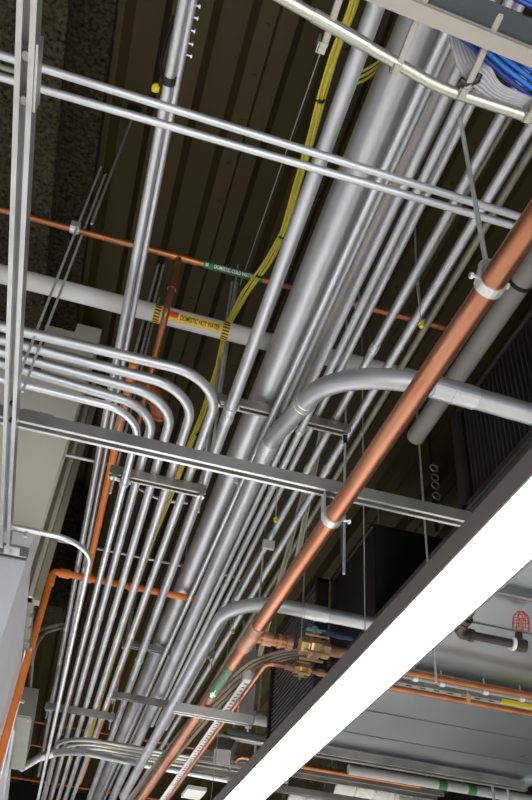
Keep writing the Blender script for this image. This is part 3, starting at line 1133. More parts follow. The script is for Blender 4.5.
# ------------------------------------------------------------------ twin cross conduits at the top
for nm, p0, p1, pe, lb in (('a', (42, 68), (392, 177), (548, 222), 'upper of the twin thin conduits crossing at the top'),
                           ('b', (42, 89), (400, 193), (545, 236), 'lower of the twin thin conduits crossing at the top')):
    h = 1.72
    A, B = P(*p0, h), P(*p1, h)
    a, b = extend(A, B, .25, 0)
    E_ = P(*pe, h)
    b = a + (B - A).normalized() * ((E_ - a).length)
    run('conduit', lb, 'conduit', [a, b], 0.0205, 'emt', group='twin cross conduits')
p0, p1 = P(-40, 54, 1.9), P(30, 76, 1.9)
run('conduit', 'thin dark conduit stub crossing behind the left strut rail', 'conduit', [p0, p1], .014, 'olive')

# ------------------------------------------------------------------ yellow cables
yc = thing('cable_bundle', P(265, 265, 2.2), 'yellow cables tied together, wandering down past the yellow label', 'cables')
way = [(362, -30), (352, 8), (335, 55), (322, 95), (310, 140), (298, 185), (284, 232), (268, 262), (246, 293), (227, 326), (217, 370), (203, 415), (187, 452), (172, 492), (153, 540), (134, 592), (119, 640), (101, 700), (86, 750)]
for i in range(5):
    pts = []
    for k, (px, py) in enumerate(way):
        q = P(px, py, (2.32, 2.32, 2.32, 2.34, 2.36, 2.40, 2.48, 2.545, 2.555, 2.56, 2.53, 2.44, 2.34, 2.25, 2.22, 2.22, 2.22, 2.22, 2.22)[k] + .003 * math.sin(k * 1.3 + i))
        lat = ((i - 2) * .0052) * (1.0 if k not in (7, 8) else 1.5) + .003 * math.sin(k * 2.1 + i * 1.7)
        q.x += lat
        q.z += .004 * ((i * 2) % 3)
        pts.append(q)
    MB().sweep(fillet(pts, .4, 4), .0046, 8).build('cable', M['yellow'], yc)
for py, px, hh in ((100, 320, 2.34), (236, 282, 2.49), (433, 197, 2.39), (275, 259, 2.55)):
    q = P(px, py, hh + .006)
    m = MB()
    m.lathe(q - Vector((0, .004, 0)), (0.1, 1, 0), [(0, .013), (0, .016), (.008, .016), (.008, .013)], 14)
    m.build('cable_tie', M['ink_black'], yc)
yy = thing('cable_bundle', P(372, 60, 2.3), 'second few yellow cables between the medium conduit and the thickest pipe', 'cables')
for i in range(3):
    pts = [P(396, 48 + 5 * i, 2.42), P(378, 62 + 4 * i, 2.42), P(366, 70 + 5 * i, 2.42), P(345, 76 + 6 * i, 2.42)]
    MB().sweep(fillet(pts, .3, 4), .005, 8).build('cable', M['yellow'], yy)

# slack tie wire from the deck
a, b = P(334, 12, 2.3), P(240, 285, 2.9)
run('hanger_wire', 'thin straight wire slanting up to the deck left of the yellow cables', 'wire', [a, P(321, 51, 2.42), b], .004, 'zinc', rad=.2, n=6)

# ------------------------------------------------------------------ cable tray at top right
HTy = 1.22
t = thing('cable_tray', P(460, 50, HTy), 'ladder cable tray with a beige rail at the top right corner', 'tray')
# beige rail with grooves
a, b = P(340, -22, HTy), P(565, 70, HTy)
KY = (b.y - a.y) / (b.x - a.x)
m = MB()
hh = .046
pr = [(x_, y_) for x_, y_ in [(-.012, 0), (.012, 0), (.012, hh * .20), (.004, hh * .22), (.004, hh * .25), (.012, hh * .27), (.012, hh * .52), (.004, hh * .54), (.004, hh * .57), (.012, hh * .59), (.012, hh * .82), (.004, hh * .84), (.004, hh * .87), (.012, hh * .89),
      (.012, hh), (-.012, hh)]]
m.prism(pr, (a.x - .1, a.y - .1 * KY, a.z - .01), (b.x + .8, b.y + .8 * KY, a.z - .01))
m.build('side_rail', M['tray'], t)
# tubular rail that bends
pts = [P(262, -14, HTy - .0), P(440, 88, HTy), P(900, 238, HTy)]
MB().sweep(fillet(pts, .35), .0095, 16).build('tube_rail', M['tray_metal'], t)
sl = MB()
q = P(341, 31, HTy)
dd = (pts[1] - pts[0]).normalized()
sl.lathe(q - dd * .05, dd, [(0, .0095), (0, .0108), (.10, .0108), (.10, .0095)], 16)
sl.build('rail_sleeve', M['tray_metal'], t)
for (x0, y0, x1, y1) in ((345, -18, 323, 47), (424, 4, 396, 68), (494, 34, 461, 92), (557, 66, 527, 116)):
    q0, q1 = P(x0, y0, HTy + .012), P(x1, y1, HTy - .004)
    q0.y -= .04
    q1.x = q0.x = (q0.x + q1.x) / 2
    m = MB()
    m.bar(q0, q1, .011, .010)
    rg = m.build('rung', M['tray'], t, bevel=.002)
    m = MB()
    m.bar(q1 + Vector((-.009, .0, .022)), q1 + Vector((-.009, 0, -.006)), .018, .003, up=(1, 0, 0))
    m.bar(q1 + Vector((-.009, .0, -.004)), q1 + Vector((.004, 0, -.004)), .018, .004)
    m.build('rung_hook', M['tray_metal'], rg)
# inner deck of the tray beyond the rail (clear cover strip)
m = MB()
m.bar((a.x, a.y - .030, a.z + .008), (b.x + .75, b.y - .030 + .75 * KY, a.z + .008), .034, .004)
m.build('cover_strip', M['dark_strip'], t)

bc = thing('cable_bundle', P(490, 55, HTy + .03), 'bundle of blue network cables lying in the tray', 'cables')
for i in range(14):
    r_ = i % 5
    layer = i // 5
    y = a.y + .004 + .0085 * r_ + .003 * layer
    z = a.z + .030 + .008 * layer
    y -= .022
    pts = [(a.x - .1, y - .01, z + .02), (a.x + .10, y + (.016 if i % 5 == 0 else -.004), z + .004), (a.x + .20, y + (.03 if i % 5 == 0 else .0), z), (a.x + .30, y + .022 + .003 * r_, z - .006), (a.x + .40, y + .046 + .003 * r_, z - .006), (b.x + .8, y + .075, z - .004)]
    pts = [(x_, y_ + KY * (x_ - a.x), z_) for x_, y_, z_ in pts]
    MB().sweep(fillet(pts, .6, 4), .0042, 8).build('cable', M['blue' if i % 4 else 'navy'], bc)
for i in range(8):
    y = a.y - .056 - .010 * (i % 4)
    z = a.z + .026 + .008 * (i // 4)
    pts = [(a.x + .0, y - .01, z + .01), (a.x + .3, y - .004 * (i % 3), z), (b.x + .8, y, z)]
    pts = [(x_, y_ + KY * (x_ - a.x), z_) for x_, y_, z_ in pts]
    MB().sweep(fillet(pts, .6, 4), .0042, 8).build('cable', M['blue' if i % 3 else 'navy'], bc)

gc = thing('cable_bundle', P(470, 80, HTy + .03), 'pale grey cables looping over a tray rung hook to the right', 'cables')
for i in range(6):
    o_ = i - 2.5
    pts = [P(448 + 3.4 * i, 14 + 2 * i, HTy + .07), P(452 + 3.4 * i, 42 + 1 * i, HTy + .05), P(459 + 4.2 * i, 68 - .5 * i, HTy + .028), P(472 + 3.4 * i, 84 - 3.4 * i, HTy + .018), P(498, 95 - 3.6 * o_, HTy + .014), P(532, 103 - 1.5 * o_, HTy + .02), P(575, 112 - 2 * o_, HTy + .02)]
    MB().sweep(fillet(pts, .12, 5), .0039, 8).build('cable', M['cable_grey'], gc)
q = P(472, 80, HTy + .02)
m = MB()
m.sweep([P(460, 80, HTy + .0), P(466, 84, HTy - .002), P(477, 80, HTy), P(479, 74, HTy + .006)], .0065, 8)
m.build('strap', M['ink_black'], gc)

# ------------------------------------------------------------------ linear light fixture
HF = 1.05
xf0 = .872
xf1 = 1.05
zf = HF + CAMZ
y0f, y1f = -.2, 5.2
t = thing('linear_light', ((xf0 + xf1) / 2, 2.4, zf), 'long glowing linear light fixture with a grey housing', 'light')
m = MB()
hh = .058
m.prism([(-(xf1 - xf0) / 2 - .006, -.004), (-(xf1 - xf0) / 2, -.004), (-(xf1 - xf0) / 2, .004), ((xf1 - xf0) / 2, .004), ((xf1 - xf0) / 2, -.004), ((xf1 - xf0) / 2 + .006, -.004),
         ((xf1 - xf0) / 2 + .006, hh), (-(xf1 - xf0) / 2 - .006, hh)], ((xf0 + xf1) / 2, y0f, zf), ((xf0 + xf1) / 2, y1f, zf))
m.build('housing', M['fixture'], t)
m = MB()
m.box((xf0 + .001, y0f + .01, zf - .003), (xf1 - .001, y1f - .01, zf + .002))
m.build('diffuser', M['lamp'], t)
for y in (-.1, 2.45, 5.0):
    rod_part(t, ((xf0 + xf1) / 2, y, zf + hh), ((xf0 + xf1) / 2, y, ZD), r=.0022, name='suspension_cable', mt='zinc')

# ------------------------------------------------------------------ ductwork on the right
XD = 1.48
zb = 1.5 + CAMZ
t = thing('sheet_metal_duct', (2.15, 2.3, zb), 'wide galvanized duct seen from below, right of the light fixture', 'duct')
m = MB()
m.box((XD, .2, zb), (2.84, 4.62, zb + .42))
m.build('duct_body', M['duct'], t)
seams = [.75, 1.3, 1.95, 2.72, 3.55, 3.86, 4.22]
for y in seams[3:]:
    m = MB()
    m.box((XD + .02, y - .004, zb - .006), (2.82, y + .004, zb + .002))
    m.build('standing_seam', M['duct_flange'], t)
for y in (1.62, 1.95, 2.42, 4.62):
    m = MB()
    m.box((XD - .03, y - .022, zb - .028), (2.87, y - .002, zb + .0))
    m.box((XD - .03, y + .002, zb - .028), (2.87, y + .022, zb + .0))
    m.box((XD - .03, y - .03, zb - .004), (2.87, y + .03, zb + .001))
    m.build('flange_joint', M['duct_flange'], t)
m = MB()
m.bar((XD + .004, .2, zb - .012), (XD + .004, 4.62, zb - .012), .022, .024)
m.bar((2.836, .2, zb - .012), (2.836, 4.62, zb - .012), .022, .024)
m.build('edge_angle', M['duct_flange'], t)

# side units on the duct line, dark reflections put into their colour
m = MB()
t = thing('ribbed_unit', (XD, 1.5, 1.95 + CAMZ), 'dark box with an upright ribbed side, above the light fixture at right', 'unit')
m.box((XD + .02, .2, 1.93 + CAMZ), (2.4, 2.57, 2.5 + CAMZ))
m.build('casing', M['black'], t)
m = MB()
y = .2
while y < 2.5:
    m.prism([(-.011, 0), (-.004, .016), (.004, .016), (.011, 0)], (XD + .022, y, 1.95 + CAMZ), (XD + .022, y, 2.48 + CAMZ), up=(-1, 0, 0))
    y += .033
m.build('ribbed_side', M['dark_rib'], t)
m = MB()
m.box((XD - .012, 2.53, 1.93 + CAMZ), (XD + .03, 2.58, 2.5 + CAMZ))
m.box((XD - .012, .2, 1.925 + CAMZ), (XD + .03, 2.58, 1.955 + CAMZ))
m.box((XD - .008, .2, 2.485 + CAMZ), (XD + .03, 2.58, 2.5 + CAMZ))
m.build('frame', M['dark_rib'], t)

t = thing('dark_duct', (XD + .4, 3.9, 1.93 + CAMZ), 'smooth dark duct box left of the light fixture, beside the fine grille', 'duct')
m = MB()
m.box((XD, 3.62, 1.93 + CAMZ), (2.6, 4.34, 2.5 + CAMZ))
m.build('casing', M['dark'], t)  # galvanized side coloured dark in place of what it would reflect
m = MB()
m.bar((XD - .006, 3.62, 2.49 + CAMZ), (XD - .006, 4.34, 2.49 + CAMZ), .012, .03)
m.bar((XD - .006, 4.33, 1.93 + CAMZ), (XD - .006, 4.33, 2.5 + CAMZ), .02, .012, up=(1, 0, 0))
m.build('edge_angle', M['dark_rib'], t)

t = thing('louver_grille', (XD, 4.9, 1.6 + CAMZ), 'dark grille with fine slanted louvers behind the brass valves', 'grille')
m = MB()
m.box((XD - .05, 4.40, 1.62 + CAMZ), (XD - .012, 5.45, 2.5 + CAMZ))
m.build('backing', M['black'], t)
m = MB()
z = 1.66
while z < 2.49:
    m.bar((XD - .066, 4.42, z + CAMZ), (XD - .066, 5.43, z + CAMZ), .010, .009)
    z += .030
m.build('louver_slat', M['louver'], t)
m = MB()
m.box((XD - .09, 4.38, 1.62 + CAMZ), (XD - .012, 4.42, 2.51 + CAMZ))
m.box((XD - .09, 5.42, 1.62 + CAMZ), (XD - .012, 5.46, 2.51 + CAMZ))
m.box((XD - .09, 4.38, 1.60 + CAMZ), (XD - .012, 5.46, 1.64 + CAMZ))
m.box((XD - .09, 4.38, 2.49 + CAMZ), (XD - .012, 5.46, 2.51 + CAMZ))
m.build('frame', M['dark'], t)

# pipes and strip under the duct
for (p0, p1, hp, dia, mt, lb) in (((396, 666), (545, 702), 1.42, .028, 'copper_dull', 'upper copper pipe crossing under the galvanized duct'),
                                  ((380, 684), (545, 717), 1.40, .026, 'copper_dull', 'lower copper pipe crossing under the galvanized duct'),
                                  ((396, 671), (545, 706), 1.44, .022, 'tray', 'pale thin pipe between the two copper pipes under the duct')):
    a, b = P(*p0, hp), P(*p1, hp)
    b.y = a.y = (a.y + b.y) / 2
    b.x += .75
    run('copper_pipe' if 'copper' in mt else 'thin_pipe', lb, 'pipe', [a, b], dia, mt)
    lastp = (a, b)
a, b = P(384, 681, 1.43), P(548, 712, 1.43)
b.y = a.y = (a.y + b.y) / 2
b.x += .7
t = thing('slotted_channel', mid(a, b), 'grey slotted strut between the copper pipes under the duct', 'channel')
m = MB()
m.box((a.x, a.y - .02, a.z), (b.x, a.y - .007, a.z + .003))
m.box((a.x, a.y + .007, a.z), (b.x, a.y + .02, a.z + .003))
m.box((a.x, a.y - .02, a.z + .003), (b.x, a.y - .017, a.z + .04))
m.box((a.x, a.y + .017, a.z + .003), (b.x, a.y + .02, a.z + .04))
x = a.x
while x < b.x:
    m.box((x, a.y - .007, a.z), (x + .04, a.y + .007, a.z + .003))
    x += .07
m.build('slotted_web', M['strut_dull'], t)
q = P(512, 705, 1.40)
m = MB()
m.box((q.x - .02, a.y - .024, a.z - .003), (q.x + .22, a.y + .0, a.z + .012))
tag(m.build('marking_tape', M['tape']), 'strip of yellow tape on the slotted strut under the duct', 'tape')
q = P(466, 695, 1.385)
m = MB()
vs = [(q.x + .012 * math.sin(k * math.pi / 6), q.y - .02, q.z - .022 - .024 * math.cos(k * math.pi / 6)) for k in range(12)]
vs2 = [(x, y + .0015, z) for x, y, z in vs]
m.add(vs + vs2, [tuple(range(12)), tuple(range(12, 24))] + [(i, (i + 1) % 12, 12 + (i + 1) % 12, 12 + i) for i in range(12)])
pt = m.build('paper_tag', M['paper'])
tag(pt, 'small tan tag hanging from the lower copper pipe under the duct', 'tag')
m = MB()
m.sweep([(q.x, q.y - .019, q.z + .0), (q.x, q.y - .019, q.z + .03)], .0015, 6)
m.build('string', M['zinc'], pt)
for px, py, lb in ((417, 676, 'left'), (443, 682, 'middle'), (484, 692, 'right'), (520, 699, 'far right')):
    q = P(px, py, 1.44)
    t = thing('pipe_clip', q, 'pipe clip holding the pale thin pipe under the duct, the %s one' % lb, 'clip', 'clips under the duct')
    m = MB()
    m.lathe((q.x - .012, lastp[0].y, lastp[0].z), (1, 0, 0), [(0, .0115), (0, .0165), (.024, .0165), (.024, .0115)], 14)
    m.build('band', M['zinc'], t)
    m = MB()
    m.sweep([(q.x, lastp[0].y, lastp[0].z + .014), (q.x, lastp[0].y, zb)], .004, 6)
    m.build('stem', M['zinc'], t)

# iron sprinkler drop with its guard
hI = 1.36
e = P(460, 633, hI)
f_ = P(516, 646, hI)
f_.y = e.y
iron = run('sprinkler_pipe', 'short black iron pipe with an elbow beside the light fixture, under the duct', 'pipe',
           [Vector((e.x - .03, e.y - .30, e.z + .06)), Vector((e.x - .01, e.y, e.z)), Vector((f_.x, f_.y, f_.z))], .034, 'iron', rad=.03)
m = MB()
m.lathe((e.x + .035, e.y, e.z), (1, 0, 0), [(0, .018), (0, .025), (.02, .025), (.02, .018)], 16)
m.lathe((e.x - .016, e.y - .075, e.z + .014), (.05, -1, .2), [(0, .018), (0, .025), (.02, .025), (.02, .018)], 16)
m.sweep([(e.x - .016, e.y - .07, e.z + .012), (e.x - .01, e.y - .02, e.z + .003), (e.x + .01, e.y, e.z), (e.x + .05, e.y, e.z)], .0225, 14)
m.build('elbow', M['iron'], iron)
m = MB()
m.lathe((f_.x - .03, f_.y, f_.z), (1, 0, 0), [(0, .0175), (0, .027), (.014, .027), (.014, .0175)], 18)
m.build('white_ring', M['pvc'], iron)
m = MB()
m.lathe((f_.x - .014, f_.y, f_.z), (1, 0, 0), [(0, .016), (0, .026), (.045, .026), (.045, .010)], 16)
m.lathe((f_.x + .008, f_.y, f_.z + .02), (0, -.2, 1), [(0, .016), (.03, .014)], 12)
m.build('end_tee', M['iron'], iron)
q = Vector((f_.x + .002, f_.y - .035, f_.z + .05))
t = thing('fire_sprinkler', q, 'sprinkler head in a red wire guard on the black iron pipe end', 'sprinkler')
m = MB()
m.lathe(q, (0, -.25, 1), [(0, .010), (.015, .010), (.015, .005), (.035, .004), (.035, .014), (.038, .014)], 12)
m.build('head', M['brass'], t)
m = MB()
ax = Vector((0, -.25, 1)).normalized()
ux = Vector((1, 0, 0))
vx = ax.cross(ux)
for k in range(8):
    an = 2 * math.pi * k / 8
    r0 = ux * math.cos(an) + vx * math.sin(an)
    m.sweep([q + r0 * .034, q + ax * .05 + r0 * .030, q + ax * .068 + r0 * .012], .0016, 6)
for (dz, r_) in ((0, .034), (.028, .032), (.05, .030), (.068, .012)):
    ring = [q + ax * dz + (ux * math.cos(2 * math.pi * k / 24) + vx * math.sin(2 * math.pi * k / 24)) * r_ for k in range(25)]
    m.sweep(ring, .0016, 6, cap=False)
m.build('wire_guard', M['red_guard'], t)

# ------------------------------------------------------------------ rods in the dark gap
for (px, py, h0, zl, lb) in ((421, 470, 2.4, 1.30, 'thin hanging rod in the dark gap right of the copper pipe, nearest the ribbed unit'),
                             (379, 545, 2.75, 1.7, 'thin hanging rod passing the dark duct box'),
                             (341, 560, 2.75, 1.8, 'thin hanging rod between copper pipe and dark duct box'),
                             (305, 560, 2.75, 1.9, 'thin hanging rod just right of the copper pipe above the lower bend')):
    q = P(px, py, h0)
    m = MB().sweep([(q.x, q.y, CAMZ + zl), (q.x, q.y, ZD)], .0055, 8)
    ro = m.build('hanging_rod', M['rod'])
    tag(ro, lb, 'rod', 'hanging rods')
q = Vector((ub.x - .02, ub.y, 0))
m = MB().sweep([(q.x, q.y, CAMZ + hC + .04), (q.x, q.y, CAMZ + HU - .02)], .006, 8)
ro = m.build('hanging_rod', M['zinc'])
tag(ro, 'short rod hanging from the right end of the upper trapeze', 'rod', 'hanging rods')
m = MB()
m.lathe((q.x, q.y, CAMZ + HU - .055), (0, 0, 1), [(0, .008), (.035, .010), (.05, .014)], 10)
m.build('rod_coupling', M['dark'], ro)
# diagonal brace struts in the gap
for (p0, h0, p1, h1, lb) in (((322, 430), 2.5, (297, 560), 2.2, 'left slanted brace bar behind the narrow conduits'),
                             ((306, 485), 2.6, (250, 690), 1.9, 'long slanted brace bar behind the copper pipe')):
    a, b = P(*p0, h0), P(*p1, h1)
    m = MB().prism(strut_prof(.03, .02, .003, .008), a, b)
    tag(m.build('brace_bar', M['olive']), lb, 'brace')

# small cable tag
q = P(269, 544, 2.12)
m = MB()
m.box((q.x - .032, q.y, q.z - .024), (q.x + .032, q.y + .02, q.z + .024))
cbx = m.build('junction_box', M['white'])
tag(cbx, 'small white junction box on the narrow conduit below the cross strut', 'box')
m = MB()
m.sweep([(q.x - .02, q.y + .01, q.z + .02), (q.x - .03, q.y + .0, q.z + .06), (q.x + .0, q.y - .06, q.z + .07), (q.x + .03, q.y - .02, q.z + .06)], .004, 6)
m.build('wire', M['dark'], cbx)

# ------------------------------------------------------------------ lower left: boxes, sleeves and curved conduits
XBX = -.245
hb0 = 1.50
bx0, bx1 = P(23, 690, hb0), P(14, 762, hb0)
t = thing('junction_box', (bx0.x, bx0.y, bx0.z), 'olive grey electrical box at the lower left beside the white wall', 'box')
yA, yB = P(22, 716, hb0).y, P(12, 768, hb0).y
xl, xr = P(3, 716, hb0).x, P(31, 722, hb0).x
HB = .17
m = MB()
m.box((xl, yA, hb0 + CAMZ), (xr, yB, hb0 + CAMZ + HB))
m.build('body', M['box'], t, bevel=.004)
m = MB()
m.box((xl - .003, yA + .012, hb0 + CAMZ - .006), (xr + .003, yB + .003, hb0 + CAMZ))
m.build('cover', M['box'], t, bevel=.002)
for x_, y_ in ((xr - .015, yA + .05), (xr - .012, yB - .05), (xl + .03, yB - .05)):
    m = MB()
    m.lathe((x_, y_, hb0 + CAMZ - .009), (0, 0, 1), [(0, .006), (.004, .006)], 8)
    m.build('screw', M['zinc'], t)
# grey flexible conduit leaving the box to the right
h = 1.53
pts = [P(22, 768, h), P(42, 756, h + .02), P(60, 752, 1.62), P(85, 752, 1.72), P(120, 760, 1.76), P(300, 793, 1.78)]
gcond = run('conduit', 'grey curved conduit leaving the olive box and crossing to the right', 'conduit', pts, .05, 'emt', rad=.3)
sleeve_at(gcond, fillet(pts, .3), 46, 755, .026, .09, 'emt')
# four curved conduits nested above it
for i in range(4):
    hq = 1.83 + .002 * i
    c = P(60 + 7 * i, 735 + 4.6 * i, hq)
    x1 = P(285, 776 + 3 * i, hq).x
    run('conduit', ('uppermost', 'second', 'third', 'lowest')[i] + ' of four nested conduits turning right near the bottom left', 'conduit',
        [Vector((c.x + .0, c.y + 3.4, c.z)), c, Vector((x1, c.y, c.z))], .031, 'emt_dull', group='four nested conduits', rad=.22 + .02 * (3 - i))

# stacked grey sleeve fittings and thin conduits on the white wall
q0, q1 = P(23, 585, 1.58), P(18, 655, 1.58)
t = thing('fitting_stack', P(20, 625, 1.58), 'stack of grey fittings on the edge of the white wall at left', 'fitting')
xx = XW - .03
for k, (ya, yb_) in enumerate(((597, 612), (617, 625), (629, 639), (643, 650))):
    A, B = P(28, ya, 1.645), P(22, yb_, 1.645)
    m = MB()
    m.box((xx, A.y, 1.645 + CAMZ), (xx + .06, B.y, 1.70 + CAMZ))
    m.build('fitting_block', M['box'], t, bevel=.006)
A, B = P(28, 597, 1.645), P(20, 650, 1.645)
m = MB()
m.box((xx + .004, A.y, 1.65 + CAMZ), (xx + .05, B.y, 1.69 + CAMZ))
m.build('core', M['box_dark'], t)
for k, lb in enumerate(('outer', 'middle', 'inner')):
    y0 = P(20, 650, 1.645).y
    run('conduit', lb + ' of three thin conduits running down the white wall at far left', 'conduit',
        [Vector((XW + .008 + .015 * k, y0 - .02, 1.66 + CAMZ)), Vector((XW + .008 + .015 * k, y0 + .16, 1.64 + CAMZ)), Vector((XW + .008 + .015 * k, y0 + .7, .9 + CAMZ))],
        .013, 'emt_bright', group='three thin wall conduits', rad=.1)
# curved pipe from the olive conduit down to the wall
pts = [P(20, 690, 1.72), P(24, 645, 1.86), P(38, 630, 2.1), P(64, 622, 2.27)]
run('conduit', 'olive curved conduit arching from the long pair over to the white wall', 'conduit', pts, .03, 'olive', rad=.25)
run('conduit', 'second olive conduit arching beside the first to the white wall', 'conduit', [P(30, 690, 1.8), P(33, 648, 1.92), P(45, 632, 2.12), P(66, 626, 2.27)], .026, 'olive', rad=.25)
# bright conduit on the box
run('conduit', 'bright short conduit lying along the face of the olive box', 'conduit', [P(13, 728, 1.44), P(4, 800, 1.44)], .022, 'emt_bright', cat=None) if False else None
a, b = P(14, 728, 1.45), P(3, 800, 1.45)
o = run('conduit', 'bright short conduit lying along the face of the olive box', 'conduit', [a, b], .024, 'emt_bright')
for f in (.05, .33, .85):
    sleeve_at(o, [a, b], *(14 - 11 * f, 728 + 72 * f), .012, .05)
a, b = P(20, 682, 1.47), P(14, 706, 1.47)
run('conduit', 'bright bent stub conduit at the top of the olive box', 'conduit', [P(23, 702, 1.48), P(22, 680, 1.46), P(2, 730, 1.44)], .018, 'emt_bright', rad=.04)

# ------------------------------------------------------------------ far clutter along the bottom
def cross(name, label, p0, p1, h, dia, mt, cat='pipe', grp=None, rect=None):
    a, b = P(*p0, h), P(*p1, h)
    b.y = a.y = (a.y + b.y) / 2
    if rect:
        m = MB().prism(strut_prof(rect[0], rect[1]), a, b)
        o = m.build(name, M[mt])
        return tag(o, label, cat, grp)
    return run(name, label, cat, [a, b], dia, mt, grp)


cross('strut_rail', 'upper far cross strut behind the copper trapeze, left of the light', (196, 757), (285, 772), 1.75, 0, 'strut_dull', 'strut', None, (.12, .04))
cross('strut_rail', 'lower far cross strut behind the copper trapeze, left of the light', (186, 770), (262, 784), 1.75, 0, 'strut_dull', 'strut', None, (.07, .04))
cross('insulated_pipe', 'stubby white pipe far behind the copper trapeze, upper one', (254, 717), (276, 722), 2.0, .10, 'white_far', 'pipe')
cross('insulated_pipe', 'longer white pipe far behind the copper trapeze, lower one', (228, 734), (266, 741), 2.0, .085, 'white_far', 'pipe')
cross('thin_pipe', 'thin grey cross pipe behind the white pipes near the light', (215, 735), (282, 745), 1.9, .03, 'emt', 'pipe')
a, b = P(231, 738, 2.1), P(222, 757, 1.7)
m = MB().bar(a, b, .12, .10)
tag(m.build('duct_branch', M['white_far']), 'white slanted duct branch behind the copper trapeze', 'duct')
bc_ = run('copper_pipe', 'small bent copper pipe near the lower end of the light fixture', 'pipe', [P(236, 762, 1.75), P(240, 757, 1.75), P(266, 761, 1.75)], .028, 'copper', rad=.03)
q = P(266, 761, 1.75)
rod_part(bc_, q, Vector((q.x, q.y, ZD + DEP + .03)), r=.004)
for px, py, lb in ((231, 745, 'left'), (255, 742, 'right')):
    q = P(px, py, 2.0)
    m = MB().sweep([(q.x, q.y - .03, CAMZ + 1.55), (q.x, q.y - .03, ZD)], .01, 8)
    tag(m.build('hanging_rod', M['rod']), lb + ' dark rod hanging in front of the white pipes far behind the copper trapeze', 'rod', 'far hanging rods')
m = MB()
q = P(196, 790, 1.75)
m.box((q.x - .07, q.y, q.z), (q.x + .09, q.y + .30, q.z + .03))
tag(m.build('ceiling_panel', M['white']), 'small white panel at the bottom between slotted channel and light', 'panel')
m = MB()
q = P(145, 786, 1.72)
m.lathe(q, (-.5, -1, -.6), [(0, .045), (.05, .045), (.05, .035), (.055, .035), (.055, .012), (.07, .012)], 18)
tag(m.build('round_cap', M['box']), 'round grey end cap at the bottom left of the thick copper pipe', 'cap')

# right bottom: shiny duct, strut, banded white pipe
cross('copper_pipe', 'reddish copper pipe crossing under the shiny duct at the bottom', (292, 765), (420, 786), 1.62, .03, 'copper_dull')
cross('strut_rail', 'broad grey strut below the reddish copper pipe at the bottom', (270, 770), (440, 799), 1.60, 0, 'strut_dull', 'strut', None, (.12, .05))
cross('strut_rail', 'long pale strut at the very bottom right of the light', (250, 786), (400, 812), 1.55, 0, 'strut', 'strut', None, (.05, .04))
a, b = P(330, 778, 1.9), P(420, 796, 1.9)
b.y = a.y
path = [a.lerp(b, k / 60) for k in range(61)]
m = MB().sweep(path, [.16 + (.003 if k % 12 == 0 else 0) for k in range(61)], 28)
tag(m.build('spiral_duct', M['foil']), 'shiny round duct glimpsed at the bottom behind the large duct', 'duct', 'shiny round ducts')
a, b = P(285, 792, 1.9), P(350, 804, 1.9)
b.y = a.y
path = [a.lerp(b, k / 50) for k in range(51)]
m = MB().sweep(path, [.12 + (.003 if k % 12 == 0 else 0) for k in range(51)], 28)
tag(m.build('spiral_duct', M['foil']), 'second shiny round duct at the bottom edge beside the light', 'duct', 'shiny round ducts')
a, b = P(350, 768, 1.56), P(560, 806, 1.56)
b.y = a.y = (a.y + b.y) / 2
wp = run('insulated_pipe', 'white pipe with green bands along the bottom right', 'pipe', [a, b], .062, 'white_far', n=24)
for px in (438, 476):
    q = P(px, 787, 1.56)
    m = MB()
    m.lathe((q.x - .03, a.y, a.z), (1, 0, 0), [(0, .031), (0, .0325), (.06, .0325), (.06, .031)], 24)
    m.build('green_band', M['green'], wp)
cross('insulated_pipe', 'lower white pipe at the bottom right corner', (400, 800), (560, 830), 1.55, .08, 'white')
cross('strut_rail', 'dark strut just below the large duct at the bottom right', (300, 748), (518, 792), 1.44, 0, 'strut_dull', 'strut', None, (.06, .04))
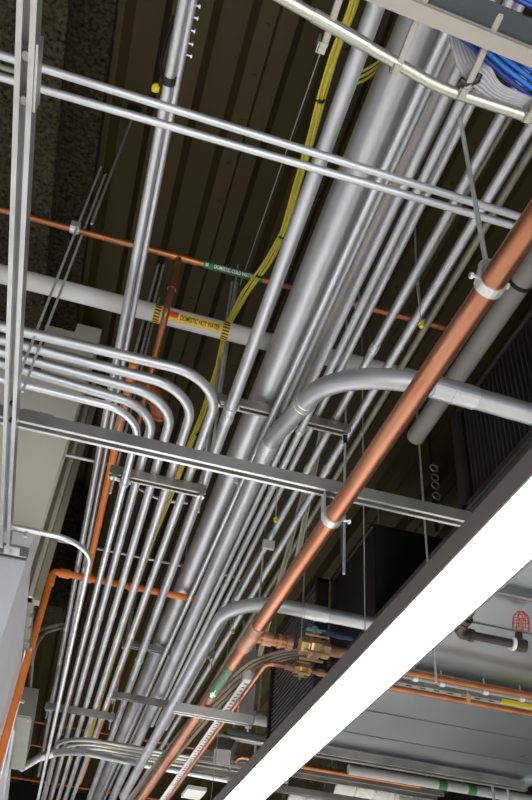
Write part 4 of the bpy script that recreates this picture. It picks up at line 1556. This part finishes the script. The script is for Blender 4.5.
for px, py, lb in ((503, 775, 'left'), (518, 772, 'right')):
    q = P(px, py, 1.6)
    m = MB().sweep([(q.x, q.y + .15, CAMZ + 1.3), (q.x, q.y + .15, ZD)], .009, 8)
    tag(m.build('hanging_rod', M['zinc']), lb + ' of two rods hanging at the far corner of the galvanized duct', 'rod', 'far hanging rods')

# small loose details in the gaps
for px, py, hh, lb in ((421, 322, 2.05, 'tiny yellow wire cap hanging on a thin wire under the rightmost narrow conduit'),
                       (276, 517, 2.0, 'tiny yellow wire cap hanging near the white junction box'),
                       (233, 629, 2.0, 'tiny yellow wire cap hanging behind the upper end of the green labelled pipe')):
    q = P(px, py, hh)
    t = thing('wire_cap', q, lb, 'wire cap')
    MB().lathe(q, (0, 0, -1), [(0, .005), (.008, .011), (.026, .009), (.03, .004)], 10).build('cap', M['tape'], t)
    MB().sweep([q, q + Vector((-.01, -.01, .18)), q + Vector((-.004, -.02, .5))], .0022, 6).build('wire', M['rod'], t)
q = P(434, 468, 2.7)
t = thing('ring_hanger', Vector((q.x, q.y, 2.5 + CAMZ)), 'dark hanging bar with four small rings in the gap left of the ribbed unit', 'hanger')
MB().sweep([(q.x, q.y + .03, CAMZ + 2.3), (q.x, q.y + .03, ZD)], .012, 8).build('bar', M['dark'], t)
for py in (451, 462, 471, 483):
    c = P(434, py, 2.7 - (py - 451) * .006)
    c.y, c.x = q.y, q.x
    ring = [c + Vector((math.cos(k * math.pi / 10) * .022, 0, math.sin(k * math.pi / 10) * .022)) for k in range(21)]
    MB().sweep(ring, .005, 8, cap=False).build('ring', M['emt_dull'], t)
for px, py, hh, lb in ((418, 205, 2.75, 'dark bracket under the deck between the narrow conduits, nearer one'), (130, 122, 2.95, 'dark bracket with a thin rod on the deck left of the long conduit pair')):
    q = P(px, py, hh)
    t = thing('deck_bracket', Vector((q.x, q.y, ZD)), lb, 'bracket')
    m = MB()
    m.box((q.x - .03, q.y - .03, ZD - .06), (q.x + .03, q.y + .03, ZD))
    m.build('plate', M['dark'], t, bevel=.01)
    MB().sweep([(q.x, q.y + .02, ZD - .06), (q.x - .01, q.y + .05, ZD - .75)], .005, 8).build('rod', M['emt_dull'], t)
